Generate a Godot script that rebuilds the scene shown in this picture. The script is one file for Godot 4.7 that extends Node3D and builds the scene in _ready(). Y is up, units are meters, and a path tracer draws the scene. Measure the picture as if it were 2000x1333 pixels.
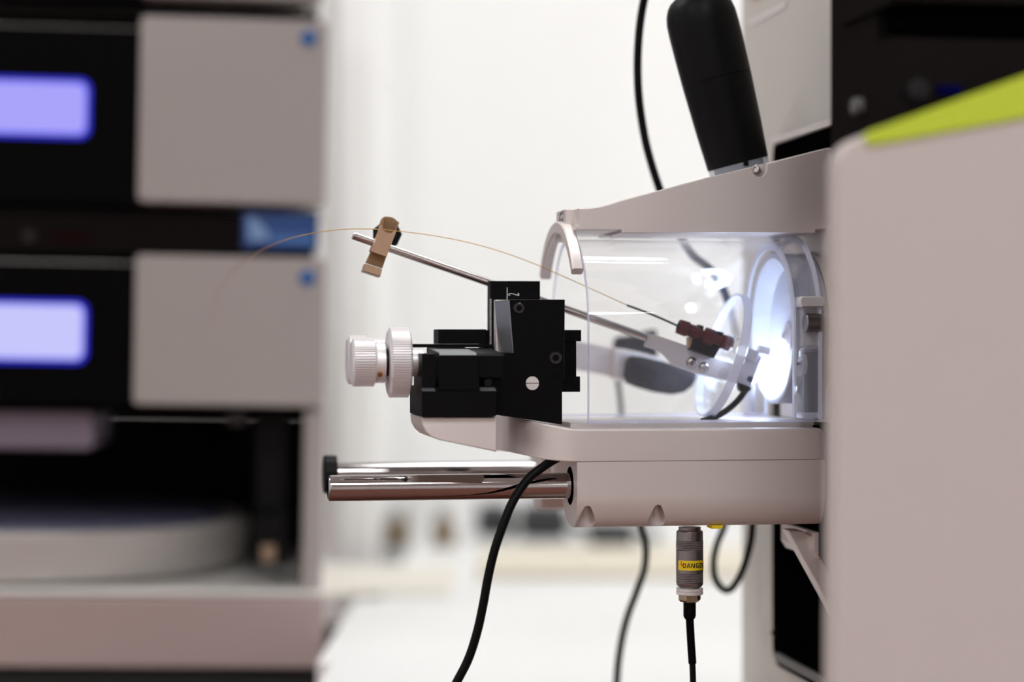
extends Node3D
# A nano-spray ion source on the front of a mass spectrometer, liquid chromatography stack at the left, bright laboratory behind.
# Metres, y up. The picture is 2000 x 1333; the lens is 72 mm on a 36 x 24 sensor, so a metre away one picture pixel is 0.25 mm.
const PX := 0.00025
const FAR := 1.0                                    # camera stands at z = 1
var SOURCE := Basis(Vector3.UP, deg_to_rad(9.7))    # the ion source and the spectrometer are turned a little
var STACK := Basis(Vector3.UP, deg_to_rad(5.2)) * Basis(Vector3.BACK, deg_to_rad(-1.0))  # the stack is turned and leans a little
var F := Basis.IDENTITY
var M := {}
var taken := {}

class Mb:
	var t := PackedVector3Array()
	var mark := 0
	func tri(a: Vector3, b: Vector3, c: Vector3) -> void:
		t.append(a); t.append(b); t.append(c)
	func quad(a: Vector3, b: Vector3, c: Vector3, d: Vector3) -> void:
		tri(a, b, c); tri(a, c, d)
	func open() -> void:
		mark = t.size()
	func close() -> void:          # turn a closed solid so that its faces look outwards
		var vol := 0.0
		for i in range(mark, t.size(), 3):
			vol += t[i].dot(t[i + 1].cross(t[i + 2]))
		if vol > 0.0:
			for i in range(mark, t.size(), 3):
				var k := t[i + 1]
				t[i + 1] = t[i + 2]
				t[i + 2] = k
	func mesh(smooth_deg := 32.0) -> ArrayMesh:
		var n := t.size()
		var fn := PackedVector3Array()
		var at := {}
		for i in range(0, n, 3):
			var c := (t[i + 2] - t[i]).cross(t[i + 1] - t[i])
			fn.append(c)
			for k in 3:
				var key := Vector3i((t[i + k] * 200000.0).round())
				if not at.has(key):
					at[key] = PackedInt32Array()
				at[key].append(i / 3)
		var lim := cos(deg_to_rad(smooth_deg))
		var nn := PackedVector3Array()
		nn.resize(n)
		for i in range(0, n, 3):
			var me := fn[i / 3].normalized()
			for k in 3:
				var sum := Vector3.ZERO
				var key := Vector3i((t[i + k] * 200000.0).round())
				for j: int in at[key]:
					if fn[j].normalized().dot(me) > lim:
						sum += fn[j]
				nn[i + k] = sum.normalized() if sum.length() > 0.0 else me
		var a := []
		a.resize(Mesh.ARRAY_MAX)
		a[Mesh.ARRAY_VERTEX] = t
		a[Mesh.ARRAY_NORMAL] = nn
		var m := ArrayMesh.new()
		m.add_surface_from_arrays(Mesh.PRIMITIVE_TRIANGLES, a)
		return m

# ---------------------------------------------------------------- placing and naming
func q(px: float, py: float, w: float) -> Vector3:      # the point, in the axes of F, that a picture point shows on the plane z = w of those axes
	var c := F.transposed() * Vector3(0, 0, FAR)
	var d := F.transposed() * Vector3((px - 1000.0) * PX, (666.5 - py) * PX, -1.0)
	return c + d * ((w - c.z) / d.z)

func q2(list: Array, w: float) -> PackedVector2Array:
	var r := PackedVector2Array()
	for p in list:
		var v := q(p[0], p[1], w)
		r.append(Vector2(v.x, v.y))
	return r

func numbered(called: String) -> String:
	taken[called] = taken.get(called, -1) + 1
	return called if taken[called] == 0 else "%s_%03d" % [called, taken[called]]

func tag(o: Node3D, label: String, category: String, group := "", kind := "") -> void:
	o.set_meta("label", label)
	if category: o.set_meta("category", category)
	if group: o.set_meta("group", group)
	if kind: o.set_meta("kind", kind)

func thing(called: String, label: String, category: String, group := "") -> Node3D:
	var o := Node3D.new()
	o.name = numbered(called)
	add_child(o)
	o.basis = F
	tag(o, label, category, group)
	return o

func seat(o: Node3D) -> void:       # put the node at the base of its parts
	var box := AABB()
	var first := true
	for c in o.get_children():
		if c is MeshInstance3D:
			var b: AABB = c.transform * c.mesh.get_aabb()
			box = b if first else box.merge(b)
			first = false
	var base := Vector3(box.get_center().x, box.position.y, box.get_center().z)
	o.position = o.basis * base
	for c in o.get_children():
		c.position -= base

func obj(called: String, mb: Mb, m: Material, parent: Node3D, smooth := 32.0) -> MeshInstance3D:
	var o := MeshInstance3D.new()
	o.name = called
	o.mesh = mb.mesh(smooth)
	o.material_override = null
	o.mesh.surface_set_material(0, m)
	o.cast_shadow = GeometryInstance3D.SHADOW_CASTING_SETTING_ON
	parent.add_child(o, true)
	return o

func single(called: String, mb: Mb, m: Material, label: String, category: String, group := "", smooth := 32.0) -> Node3D:
	var t := thing(called, label, category, group)
	obj(called.get_slice("_", called.get_slice_count("_") - 1), mb, m, t, smooth)
	seat(t)
	return t

func struct(called: String, mb: Mb, m: Material, label: String) -> MeshInstance3D:
	var o := obj(called, mb, m, self)
	o.set_meta("kind", "structure")
	o.set_meta("label", label)
	return o

# ---------------------------------------------------------------- shapes
func inset(p: PackedVector2Array, by: float) -> PackedVector2Array:
	var n := p.size()
	var s := -1.0 if Geometry2D.is_polygon_clockwise(p) else 1.0
	var r := PackedVector2Array()
	for i in n:
		var a := (p[i] - p[(i + n - 1) % n]).normalized()
		var b := (p[(i + 1) % n] - p[i]).normalized()
		var na := Vector2(-a.y, a.x) * s
		var nb := Vector2(-b.y, b.x) * s
		var m := na + nb
		var k := by * 2.0 / maxf(m.length_squared(), 0.5)
		r.append(p[i] + m * k * 0.5 * 1.0)
	return r

func axial(p: Vector2, d: float, axis: int) -> Vector3:
	if axis == 0: return Vector3(d, p.y, p.x)       # (w, v) drawn along u
	if axis == 1: return Vector3(p.x, d, p.y)       # (u, w) drawn along v
	return Vector3(p.x, p.y, d)                     # (u, v) drawn along w

func prism(mb: Mb, p: PackedVector2Array, d0: float, d1: float, bevel := 0.0004, axis := 2) -> void:
	mb.open()
	if d0 > d1:
		var k := d0
		d0 = d1
		d1 = k
	bevel = minf(bevel, (d1 - d0) * 0.45)
	var q_ := inset(p, bevel) if bevel > 0.0 else p
	var rings := [[q_, d0], [p, d0 + bevel], [p, d1 - bevel], [q_, d1]] if bevel > 0.0 else [[p, d0], [p, d1]]
	var n := p.size()
	for r in rings.size() - 1:
		var a: PackedVector2Array = rings[r][0]
		var b: PackedVector2Array = rings[r + 1][0]
		for i in n:
			var j := (i + 1) % n
			mb.quad(axial(a[i], rings[r][1], axis), axial(a[j], rings[r][1], axis), axial(b[j], rings[r + 1][1], axis), axial(b[i], rings[r + 1][1], axis))
	var tri := Geometry2D.triangulate_polygon(q_)
	if tri.is_empty():
		push_warning("polygon not filled")
	var cw := Geometry2D.is_polygon_clockwise(q_)
	for i in range(0, tri.size(), 3):
		var a := q_[tri[i]]
		var b := q_[tri[i + 1]]
		var c := q_[tri[i + 2]]
		var turned := (b - a).cross(c - a) < 0.0
		if turned != cw:
			var k := b
			b = c
			c = k
		mb.tri(axial(a, d0, axis), axial(c, d0, axis), axial(b, d0, axis))
		mb.tri(axial(a, d1, axis), axial(b, d1, axis), axial(c, d1, axis))
	mb.close()

func rect(x0: float, y0: float, x1: float, y1: float, r := 0.0, seg := 5) -> PackedVector2Array:
	var p := PackedVector2Array()
	if r <= 0.0:
		return PackedVector2Array([Vector2(x0, y0), Vector2(x1, y0), Vector2(x1, y1), Vector2(x0, y1)])
	for c in [[x1 - r, y1 - r, 0], [x0 + r, y1 - r, 1], [x0 + r, y0 + r, 2], [x1 - r, y0 + r, 3]]:
		for i in seg + 1:
			var a: float = (c[2] + float(i) / seg) * PI / 2.0
			p.append(Vector2(c[0] + cos(a) * r, c[1] + sin(a) * r))
	return p

func box(mb: Mb, a: Vector3, b: Vector3, bevel := 0.0004, r := 0.0) -> void:
	prism(mb, rect(minf(a.x, b.x), minf(a.y, b.y), maxf(a.x, b.x), maxf(a.y, b.y), r), a.z, b.z, bevel)

func pbox(mb: Mb, x0: float, y0: float, x1: float, y1: float, w0: float, w1: float, bevel := 0.0004, r := 0.0) -> void:   # picture rectangle measured on its front (nearer) face
	var f := maxf(w0, w1)
	box(mb, Vector3(q(x0, y0, f).x, q(x0, y0, f).y, w0), Vector3(q(x1, y1, f).x, q(x1, y1, f).y, w1), bevel, r)

func frame_of(axis: Vector3) -> Basis:
	var z := axis.normalized()
	var x := Vector3.UP.cross(z)
	if x.length() < 0.01: x = Vector3.RIGHT
	x = x.normalized()
	return Basis(x, z.cross(x), z)

func lathe(mb: Mb, o: Vector3, axis: Vector3, prof: Array, seg := 40, ring := false) -> void:   # prof: [distance along the axis, radius]
	mb.open()
	var B := frame_of(axis)
	var p := prof.duplicate()
	if not ring:
		if p[0][1] > 0.0: p.push_front([p[0][0], 0.0])
		if p[-1][1] > 0.0: p.push_back([p[-1][0], 0.0])
	else:
		p.push_back(p[0])
	for k in p.size() - 1:
		for i in seg:
			var a := TAU * i / seg
			var b := TAU * ((i + 1) % seg) / seg
			var da := B.x * cos(a) + B.y * sin(a)
			var db := B.x * cos(b) + B.y * sin(b)
			var c0: Vector3 = o + B.z * p[k][0]
			var c1: Vector3 = o + B.z * p[k + 1][0]
			var r0: float = p[k][1]
			var r1: float = p[k + 1][1]
			if r0 <= 0.0 and r1 <= 0.0: continue
			if r0 <= 0.0: mb.tri(c0, c1 + da * r1, c1 + db * r1)
			elif r1 <= 0.0: mb.tri(c0 + da * r0, c1, c0 + db * r0)
			else: mb.quad(c0 + da * r0, c1 + da * r1, c1 + db * r1, c0 + db * r0)
	mb.close()

func gear(mb: Mb, o: Vector3, axis: Vector3, len: float, r: float, depth: float, teeth: int, cham := 0.0006) -> void:     # a knurled barrel
	mb.open()
	var B := frame_of(axis)
	var n := teeth * 4
	var rings := [[0.0, r - depth - cham], [cham, r], [len - cham, r], [len, r - depth - cham]]
	var at := func(k: int, i: int) -> Vector3:
		var a := TAU * (i % n) / n
		var low := (i % 4) == 3 and k in [1, 2]
		var rr: float = rings[k][1] - (depth if low else 0.0)
		return o + B.z * rings[k][0] + (B.x * cos(a) + B.y * sin(a)) * rr
	for k in 3:
		for i in n:
			mb.quad(at.call(k, i), at.call(k + 1, i), at.call(k + 1, i + 1), at.call(k, i + 1))
	for i in n:
		mb.tri(o, at.call(0, i), at.call(0, i + 1))
		mb.tri(o + B.z * len, at.call(3, i + 1), at.call(3, i))
	mb.close()

func curve(pts: Array, per := 8) -> PackedVector3Array:
	var r := PackedVector3Array()
	var n := pts.size()
	for i in n - 1:
		var a: Vector3 = pts[maxi(i - 1, 0)]
		var b: Vector3 = pts[i]
		var c: Vector3 = pts[i + 1]
		var d: Vector3 = pts[mini(i + 2, n - 1)]
		for k in per:
			r.append(b.cubic_interpolate(c, a, d, float(k) / per))
	r.append(pts[n - 1])
	return r

func sweep(mb: Mb, pts: PackedVector3Array, radius: float, seg := 12) -> void:
	mb.open()
	var n := pts.size()
	var rings := []
	var x := Vector3.ZERO
	for i in n:
		var d := (pts[mini(i + 1, n - 1)] - pts[maxi(i - 1, 0)]).normalized()
		if i == 0:
			x = frame_of(d).x
		else:
			x = (x - d * x.dot(d)).normalized()
		var y := d.cross(x)
		var ring := PackedVector3Array()
		for k in seg:
			var a := TAU * k / seg
			ring.append(pts[i] + (x * cos(a) + y * sin(a)) * radius)
		rings.append(ring)
	for i in n - 1:
		for k in seg:
			var j := (k + 1) % seg
			mb.quad(rings[i][k], rings[i + 1][k], rings[i + 1][j], rings[i][j])
	for k in seg:
		var j := (k + 1) % seg
		mb.tri(pts[0], rings[0][k], rings[0][j])
		mb.tri(pts[n - 1], rings[n - 1][j], rings[n - 1][k])
	mb.close()

func cable(list: Array, radius: float, per := 8) -> Mb:      # list of [px, py, w]
	var pts := []
	for p in list: pts.append(q(p[0], p[1], p[2]))
	var mb := Mb.new()
	sweep(mb, curve(pts, per), radius)
	return mb

func loft(mb: Mb, cols: Array) -> void:      # cols: rings of points of one length, joined and closed at both ends
	mb.open()
	var n: int = cols[0].size()
	for c in cols.size() - 1:
		for i in n:
			var j := (i + 1) % n
			mb.quad(cols[c][i], cols[c + 1][i], cols[c + 1][j], cols[c][j])
	for i in range(1, n - 1):
		mb.tri(cols[0][0], cols[0][i], cols[0][i + 1])
		mb.tri(cols[-1][0], cols[-1][i + 1], cols[-1][i])
	mb.close()

func socket_screw(parent: Node3D, called: String, px: float, py: float, w: float, r_px: float, m: Material, proud := 0.0008) -> void:
	var c := q(px, py, w)
	var r := r_px * PX
	var mb := Mb.new()
	lathe(mb, c, Vector3.BACK, [[-0.002, r], [proud - 0.0003, r], [proud, r - 0.0003], [proud, r * 0.52], [proud - 0.0016, r * 0.5]], 32)
	var head := obj(called, mb, m, parent)
	var h := Mb.new()
	lathe(h, c, Vector3.BACK, [[proud - 0.0019, r * 0.5], [proud - 0.0012, r * 0.46]], 6)
	obj("hex_socket", h, M.dark_steel, head)

# ---------------------------------------------------------------- materials
func mat(called: String, c: Color, rough: float, metal := 0.0, spec := 0.5) -> StandardMaterial3D:
	var m := StandardMaterial3D.new()
	m.resource_name = called
	m.albedo_color = c
	m.roughness = rough
	m.metallic = metal
	m.metallic_specular = spec
	M[called] = m
	return m

func grain(m: StandardMaterial3D, freq: float, strength: float, per_metre: float, stretch := Vector3.ONE) -> void:
	var nz := FastNoiseLite.new()
	nz.seed = 7
	nz.noise_type = FastNoiseLite.TYPE_SIMPLEX
	nz.frequency = freq
	var t := NoiseTexture2D.new()
	t.width = 512
	t.height = 512
	t.seamless = true
	t.noise = nz
	t.as_normal_map = true
	t.bump_strength = 4.0
	m.normal_enabled = true
	m.normal_texture = t
	m.normal_scale = strength
	m.uv1_triplanar = true
	m.uv1_scale = stretch * per_metre

func clear(called: String, c: Color) -> StandardMaterial3D:
	var m := mat(called, c, 0.0)
	m.transparency = BaseMaterial3D.TRANSPARENCY_ALPHA
	return m

func glow(called: String, c: Color, e: float) -> StandardMaterial3D:
	var m := mat(called, Color(0.05, 0.05, 0.05), 0.4)
	m.emission_enabled = true
	m.emission = c
	m.emission_energy_multiplier = e
	return m

func make_materials() -> void:
	mat("anodised", Color(0.86, 0.825, 0.81), 0.45, 0.36)
	grain(M.anodised, 0.25, 0.12, 60.0)
	mat("anodised_machined", Color(0.82, 0.79, 0.78), 0.36, 0.4)
	mat("housing_paint", Color(0.74, 0.70, 0.685), 0.55)
	grain(M.housing_paint, 0.2, 0.06, 40.0)
	mat("panel_paint", Color(0.77, 0.75, 0.72), 0.5)
	mat("lime_paint", Color(0.72, 0.79, 0.13), 0.35)
	mat("black_metal", Color(0.030, 0.030, 0.033), 0.42, 0.0, 0.2)
	grain(M.black_metal, 0.25, 0.10, 80.0)
	mat("black_matte", Color(0.10, 0.085, 0.086), 0.7, 0.0, 0.06)
	mat("black_plastic", Color(0.040, 0.040, 0.043), 0.42, 0.0, 0.25)
	grain(M.black_plastic, 0.3, 0.10, 90.0)
	mat("display_black", Color(0.035, 0.032, 0.035), 0.5, 0.0, 0.1)
	mat("screw_black", Color(0.10, 0.095, 0.09), 0.3, 0.0, 0.5)
	mat("lit_grey", Color(0.50, 0.51, 0.52), 0.6, 0.2)  # grey for black metal facing the light; the light is in the colour
	mat("black_gloss", Color(0.02, 0.02, 0.022), 0.9, 0.0, 0.0)
	mat("rubber", Color(0.05, 0.05, 0.055), 0.65, 0.0, 0.12)
	mat("cable_black", Color(0.03, 0.03, 0.032), 0.5, 0.0, 0.25)
	mat("cable_grey", Color(0.30, 0.33, 0.31), 0.6)
	mat("brushed", Color(0.62, 0.63, 0.65), 0.38, 0.8)
	grain(M.brushed, 0.05, 0.25, 30.0, Vector3(1, 12, 12))
	mat("chrome", Color(0.68, 0.665, 0.66), 0.05, 1.0)
	mat("steel", Color(0.72, 0.70, 0.69), 0.22, 1.0)
	mat("satin_silver", Color(0.90, 0.885, 0.885), 0.42, 0.5)
	mat("dark_steel", Color(0.10, 0.095, 0.09), 0.35, 0.8)
	mat("gun_metal", Color(0.55, 0.53, 0.53), 0.34, 0.85)
	mat("brass", Color(0.72, 0.55, 0.30), 0.3, 1.0)
	mat("nickel", Color(0.66, 0.60, 0.52), 0.28, 1.0)
	mat("peek", Color(0.70, 0.57, 0.46), 0.3)
	mat("peek_shaded", Color(0.56, 0.43, 0.29), 0.6)  # darker tan of peek: the shade inside the clip put into the colour
	mat("maroon", Color(0.30, 0.08, 0.10), 0.4, 0.0, 0.35)
	mat("capillary_amber", Color(0.80, 0.62, 0.28), 0.25)
	mat("sleeve_green", Color(0.03, 0.10, 0.09), 0.4)
	mat("white_plastic", Color(0.86, 0.86, 0.87), 0.4)
	mat("pale_metal", Color(0.78, 0.76, 0.77), 0.4, 0.4)
	mat("interface_white", Color(0.74, 0.75, 0.80), 0.42)
	mat("recess_grey", Color(0.36, 0.35, 0.35), 0.5)
	clear("acrylic", Color(0.9, 0.92, 1.0, 0.012))
	clear("acrylic_shield", Color(0.92, 0.94, 1.0, 0.06))
	var fe := mat("acrylic_fine_edge", Color(0.84, 0.86, 1.0, 0.30), 0.5)
	fe.transparency = BaseMaterial3D.TRANSPARENCY_ALPHA
	var fr := mat("acrylic_edge", Color(0.92, 0.93, 0.99, 0.70), 0.5)
	fr.transparency = BaseMaterial3D.TRANSPARENCY_ALPHA
	clear("clear_plastic", Color(0.75, 0.78, 0.85, 0.35))
	mat("label_yellow", Color(0.93, 0.80, 0.08), 0.45)
	mat("print_black", Color(0.06, 0.05, 0.04), 0.5)
	mat("print_red", Color(0.78, 0.25, 0.08), 0.5)
	mat("print_white", Color(0.85, 0.85, 0.85), 0.5)
	# left stack and background
	mat("module_grey", Color(0.63, 0.60, 0.585), 0.5)
	mat("module_side", Color(0.92, 0.91, 0.89), 0.5)
	mat("badge_blue", Color(0.05, 0.33, 0.58), 0.4)
	mat("sticker_blue", Color(0.01, 0.22, 0.48), 0.4)
	mat("sticker_pale", Color(0.22, 0.42, 0.66), 0.4)
	mat("lavender", Color(0.62, 0.58, 0.66), 0.5)
	mat("tray_grey", Color(0.72, 0.70, 0.68), 0.4)
	mat("tray_blue", Color(0.36, 0.36, 0.46), 0.4)
	mat("drawer_pink", Color(0.66, 0.585, 0.57), 0.5)
	mat("wall_white", Color(0.935, 0.932, 0.926), 0.8)
	mat("ceiling_white", Color(0.9, 0.9, 0.89), 0.9)
	mat("floor_brown", Color(0.42, 0.21, 0.13), 0.5)
	mat("wall_warm", Color(0.80, 0.77, 0.765), 0.8)
	mat("bench_white", Color(0.90, 0.90, 0.895), 0.45)
	mat("bench_dark", Color(0.04, 0.04, 0.045), 0.5)
	mat("cork", Color(0.84, 0.81, 0.74), 0.8)
	mat("card", Color(0.87, 0.85, 0.81), 0.8)
	mat("amber_glass", Color(0.46, 0.38, 0.26), 0.15)
	mat("vial_cap", Color(0.75, 0.75, 0.75), 0.4)
	glow("screen_blue", Color(0.10, 0.14, 1.0), 0.75)
	glow("screen_lilac", Color(0.66, 0.64, 1.0), 0.92)
	glow("screen_pale", Color(0.78, 0.78, 1.0), 0.95)
	glow("led", Color(0.85, 0.91, 1.0), 6.0)
	glow("lamp_panel", Color(1.0, 0.99, 0.975), 9.0)

# ---------------------------------------------------------------- camera, light
func make_camera() -> void:
	var cam := Camera3D.new()
	cam.name = "camera"
	cam.fov = rad_to_deg(2.0 * atan(12.0 / 72.0))
	cam.near = 0.05
	cam.far = 50.0
	cam.position = Vector3(0, 0, FAR)
	var at := CameraAttributesPhysical.new()
	at.frustum_focal_length = 72.0
	at.frustum_focus_distance = 0.974
	at.exposure_aperture = 2.9
	at.frustum_near = 0.05
	at.frustum_far = 50.0
	cam.attributes = at
	add_child(cam)
	cam.current = true
	var we := WorldEnvironment.new()
	we.name = "environment"
	var e := Environment.new()
	e.background_mode = Environment.BG_COLOR
	e.background_color = Color(0, 0, 0)
	e.tonemap_mode = Environment.TONE_MAPPER_LINEAR
	e.tonemap_exposure = 1.0
	e.sdfgi_enabled = true
	e.ssao_enabled = true
	e.ssil_enabled = true
	we.environment = e
	add_child(we)

const LAMP_ENERGY := 1.0
const LED_ENERGY := 0.004
const ROOM := [-2.5, 2.9, -1.0, 1.65, -1.45, 5.6]     # x, y, z limits

func make_room() -> void:
	F = Basis.IDENTITY
	var x0: float = ROOM[0]; var x1: float = ROOM[1]; var y0: float = ROOM[2]; var y1: float = ROOM[3]; var z0: float = ROOM[4]; var z1: float = ROOM[5]
	for a in [["floor", Vector3(x0 - .1, y0 - .1, z0 - .1), Vector3(x1 + .1, y0, z1 + .1), "floor_brown", "red-brown floor of the laboratory"],
			["ceiling", Vector3(x0 - .1, y1, z0 - .1), Vector3(x1 + .1, y1 + .1, z1 + .1), "ceiling_white", "white laboratory ceiling"],
			["wall_back", Vector3(x0 - .1, y0, z0 - .1), Vector3(x1 + .1, y1, z0), "wall_white", "bright white wall behind the bench"],
			["wall_front", Vector3(x0 - .1, y0, z1), Vector3(x1 + .1, y1, z1 + .1), "wall_warm", "warm grey wall behind the photographer"],
			["wall_left", Vector3(x0 - .1, y0, z0), Vector3(x0, y1, z1), "wall_white", "white wall on the left"],
			["wall_right", Vector3(x1, y0, z0), Vector3(x1 + .1, y1, z1), "wall_white", "white wall on the right"]]:
		var mb := Mb.new()
		box(mb, a[1], a[2], 0.0)
		struct(a[0], mb, M[a[3]], a[4])
	# ceiling light panels, two by two in each square fitting
	var n := 0
	var where := ["over the back bench at left", "straight above the ion source", "over the back bench at right", "in the middle row at left", "in the middle row behind the camera", "in the middle row at right", "in the far row at left", "in the far row behind the camera", "in the far row at right"]
	for z in [-0.40, 2.0, 4.6]:
		for x in [-1.45, 0.36, 2.15]:
			var t := thing("ceiling_light", "square white ceiling light panel " + where[n], "ceiling light", "ceiling light panels")
			n += 1
			var fr := Mb.new()
			for k in [-1, 1]:
				box(fr, Vector3(x - .32, y1 - .03, z + k * .305 - .015), Vector3(x + .32, y1 - .001, z + k * .305 + .015), 0.002)
				box(fr, Vector3(x + k * .305 - .015, y1 - .03, z - .29), Vector3(x + k * .305 + .015, y1 - .001, z + .29), 0.002)
			box(fr, Vector3(x - .29, y1 - .03, z - .025), Vector3(x + .29, y1 - .001, z + .025), 0.002)
			box(fr, Vector3(x - .025, y1 - .03, z - .29), Vector3(x + .025, y1 - .001, z + .29), 0.002)
			obj("frame", fr, M.ceiling_white, t)
			for i in [-1, 1]:
				for k in [-1, 1]:
					var d := Mb.new()
					box(d, Vector3(x + i * .1575 - .1325, y1 - .015, z + k * .1575 - .1325), Vector3(x + i * .1575 + .1325, y1 - .001, z + k * .1575 + .1325), 0.0)
					obj("diffuser", d, M.lamp_panel, t)
			seat(t)
			var l := AreaLight3D.new()
			l.name = "ceiling_light_source_%d" % n
			l.area_size = Vector2(0.6, 0.6)
			l.light_energy = LAMP_ENERGY * (1.0 if z < 0.0 else 1.75)
			l.light_color = Color(0.96, 0.982, 1.0)
			l.area_range = 9.0
			l.area_attenuation = 2.0
			l.shadow_enabled = true
			add_child(l)
			l.transform = Transform3D(Basis(Vector3.RIGHT, -PI / 2.0), Vector3(x, y1 - 0.035, z))

# ---------------------------------------------------------------- mass spectrometer
var uf := 0.0
func make_spectrometer() -> void:
	F = SOURCE
	uf = q(1619, 667, 0.0).x
	var wb := -0.158
	var t := thing("mass_spectrometer", "large light grey mass spectrometer with black upper part and lime stripe at the right edge", "instrument")
	var mb := Mb.new()
	prism(mb, rect(wb, -0.99, 0.14, 0.42, 0.012), uf, uf + 0.5, 0.004, 0)
	prism(mb, rect(0.10, -0.985, 0.246, 0.06, 0.012), uf + 0.0005, uf + 0.49, 0.004, 0)
	obj("front_panel", mb, M.panel_paint, t)
	# black recess plate in the front with rounded corners
	var far_w := -0.090
	var top_v := 0.111
	var low_v := -0.176
	mb = Mb.new()
	prism(mb, rect(far_w, low_v, 0.12, top_v, 0.012), uf - 0.002, uf + 0.01, 0.0008, 0)
	var rec := obj("recess_plate", mb, M.black_gloss, t)
	mb = Mb.new()
	prism(mb, rect(far_w + 0.004, top_v - 0.0045, 0.12, top_v - 0.0005, 0.0015), uf - 0.004, uf, 0.0008, 0)
	obj("trim_strip", mb, M.anodised_machined, rec)
	mb = Mb.new()
	prism(mb, rect(far_w + 0.010, low_v + 0.003, 0.12, low_v + 0.008, 0.002), uf - 0.004, uf, 0.0008, 0)
	obj("trim_strip", mb, M.recess_grey, rec)
	mb = Mb.new()
	lathe(mb, Vector3(uf - 0.002, low_v + 0.018, far_w + 0.008), Vector3.LEFT, [[0, 0.0022], [0.002, 0.0022], [0.003, 0.0012]], 20)
	obj("screw", mb, M.dark_steel, rec)
	# faint logo and lettering bar high on the far part of the front
	mb = Mb.new()
	prism(mb, rect(-0.140, 0.179, -0.07, 0.182, 0.001), uf - 0.0008, uf, 0.0002, 0)
	obj("lettering_bar", mb, mat("print_pale", Color(0.86, 0.85, 0.84), 0.5), t)
	mb = Mb.new()
	prism(mb, rect(-0.135, 0.192, -0.110, 0.206, 0.004), uf - 0.0008, uf, 0.0002, 0)
	obj("emblem", mb, mat("emblem_salmon", Color(0.74, 0.58, 0.52), 0.5), t)
	# near side cover, out of focus
	var wn := 0.26
	mb = Mb.new()
	var p := q2([[1622, 1420], [1625, 900], [1629, 330], [1633, 306], [1645, 288], [1662, 274], [1686, 264], [2080, 118], [2900, 100], [2900, 1420]], wn)
	prism(mb, p, 0.248, wn, 0.004)
	var cover := obj("side_cover", mb, M.housing_paint, t, 50.0)
	mb = Mb.new()
	prism(mb, q2([[1690, 266], [1700, 256], [2080, 118], [2500, 40], [2500, 150], [2080, 218], [1730, 281], [1700, 285], [1690, 278]], wn + 0.001), wn - 0.003, wn + 0.0015, 0.001)
	obj("stripe", mb, M.lime_paint, cover, 50.0)
	# black upper part, its left flank turned to the source
	var wu := 0.222
	var wl := 0.160
	mb = Mb.new()
	pbox(mb, 1742, 70, 2900, 420, wl, wu, 0.002)
	var up := obj("upper_door", mb, M.black_matte, t)
	mb = Mb.new()
	pbox(mb, 1742, -400, 2900, 38, wl, wu, 0.002)
	obj("upper_door", mb, M.black_matte, t)
	mb = Mb.new()
	pbox(mb, 1752, 20, 2900, 90, wl + 0.008, wu - 0.01, 0.0)
	obj("groove", mb, M.black_gloss, up)
	var ul := q(1742, 100, wu).x
	mb = Mb.new()
	lathe(mb, Vector3(ul, q(1690, 206, 0.19).y, 0.187), Vector3.LEFT, [[-0.002, 0.0036], [0.003, 0.0036], [0.004, 0.003]], 24)
	obj("button", mb, M.recess_grey, up)
	mb = Mb.new()
	lathe(mb, q(1790, 178, wu), Vector3.BACK, [[-0.002, 0.0045], [0.003, 0.0045], [0.004, 0.003]], 24)
	obj("button", mb, mat("button_dark", Color(0.15, 0.145, 0.15), 0.6, 0.0, 0.15), up)
	mb = Mb.new()
	pbox(mb, 1832, 166, 1880, 184, wu - 0.002, wu + 0.002, 0.0005)
	obj("indicator", mb, mat("indicator_navy", Color(0.01, 0.01, 0.24), 0.6, 0.0, 0.1), up)
	mb = Mb.new()
	box(mb, Vector3(ul + 0.002, 0.062, 0.142), Vector3(uf + 0.6, 0.5, 0.20), 0.0)
	obj("upper_core", mb, M.black_matte, t)
	# brace under the source, with the arm that carries it
	mb = Mb.new()
	prism(mb, q2([[1540, 1037], [1565, 1037], [1595, 1052], [1594, 1072], [1608, 1098], [1652, 1180], [1652, 1240]], 0.03), 0.018, 0.03, 0.001)
	obj("brace", mb, M.anodised, t)
	mb = Mb.new()
	prism(mb, q2([[1590, 1040], [1600, 1040], [1600, 1092], [1590, 1076]], 0.034), -0.02, 0.034, 0.0006)
	obj("brace_flange", mb, M.anodised, t)
	seat(t)

# ---------------------------------------------------------------- ion source
const AXIS_V := 0.0062
const TUBE_R := 0.046
func hood(r: float, thick: float, foot: float) -> PackedVector2Array:      # section (w, v) of a round-topped wall
	var p := PackedVector2Array([Vector2(r, foot)])
	for i in 49:
		var a := PI * i / 48.0
		p.append(Vector2(cos(a) * r, AXIS_V + sin(a) * r))
	p.append(Vector2(-r, foot))
	var k := r - thick
	p.append(Vector2(-k, foot))
	for i in 49:
		var a := PI * (48 - i) / 48.0
		p.append(Vector2(cos(a) * k, AXIS_V + sin(a) * k))
	p.append(Vector2(k, foot))
	return p

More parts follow.
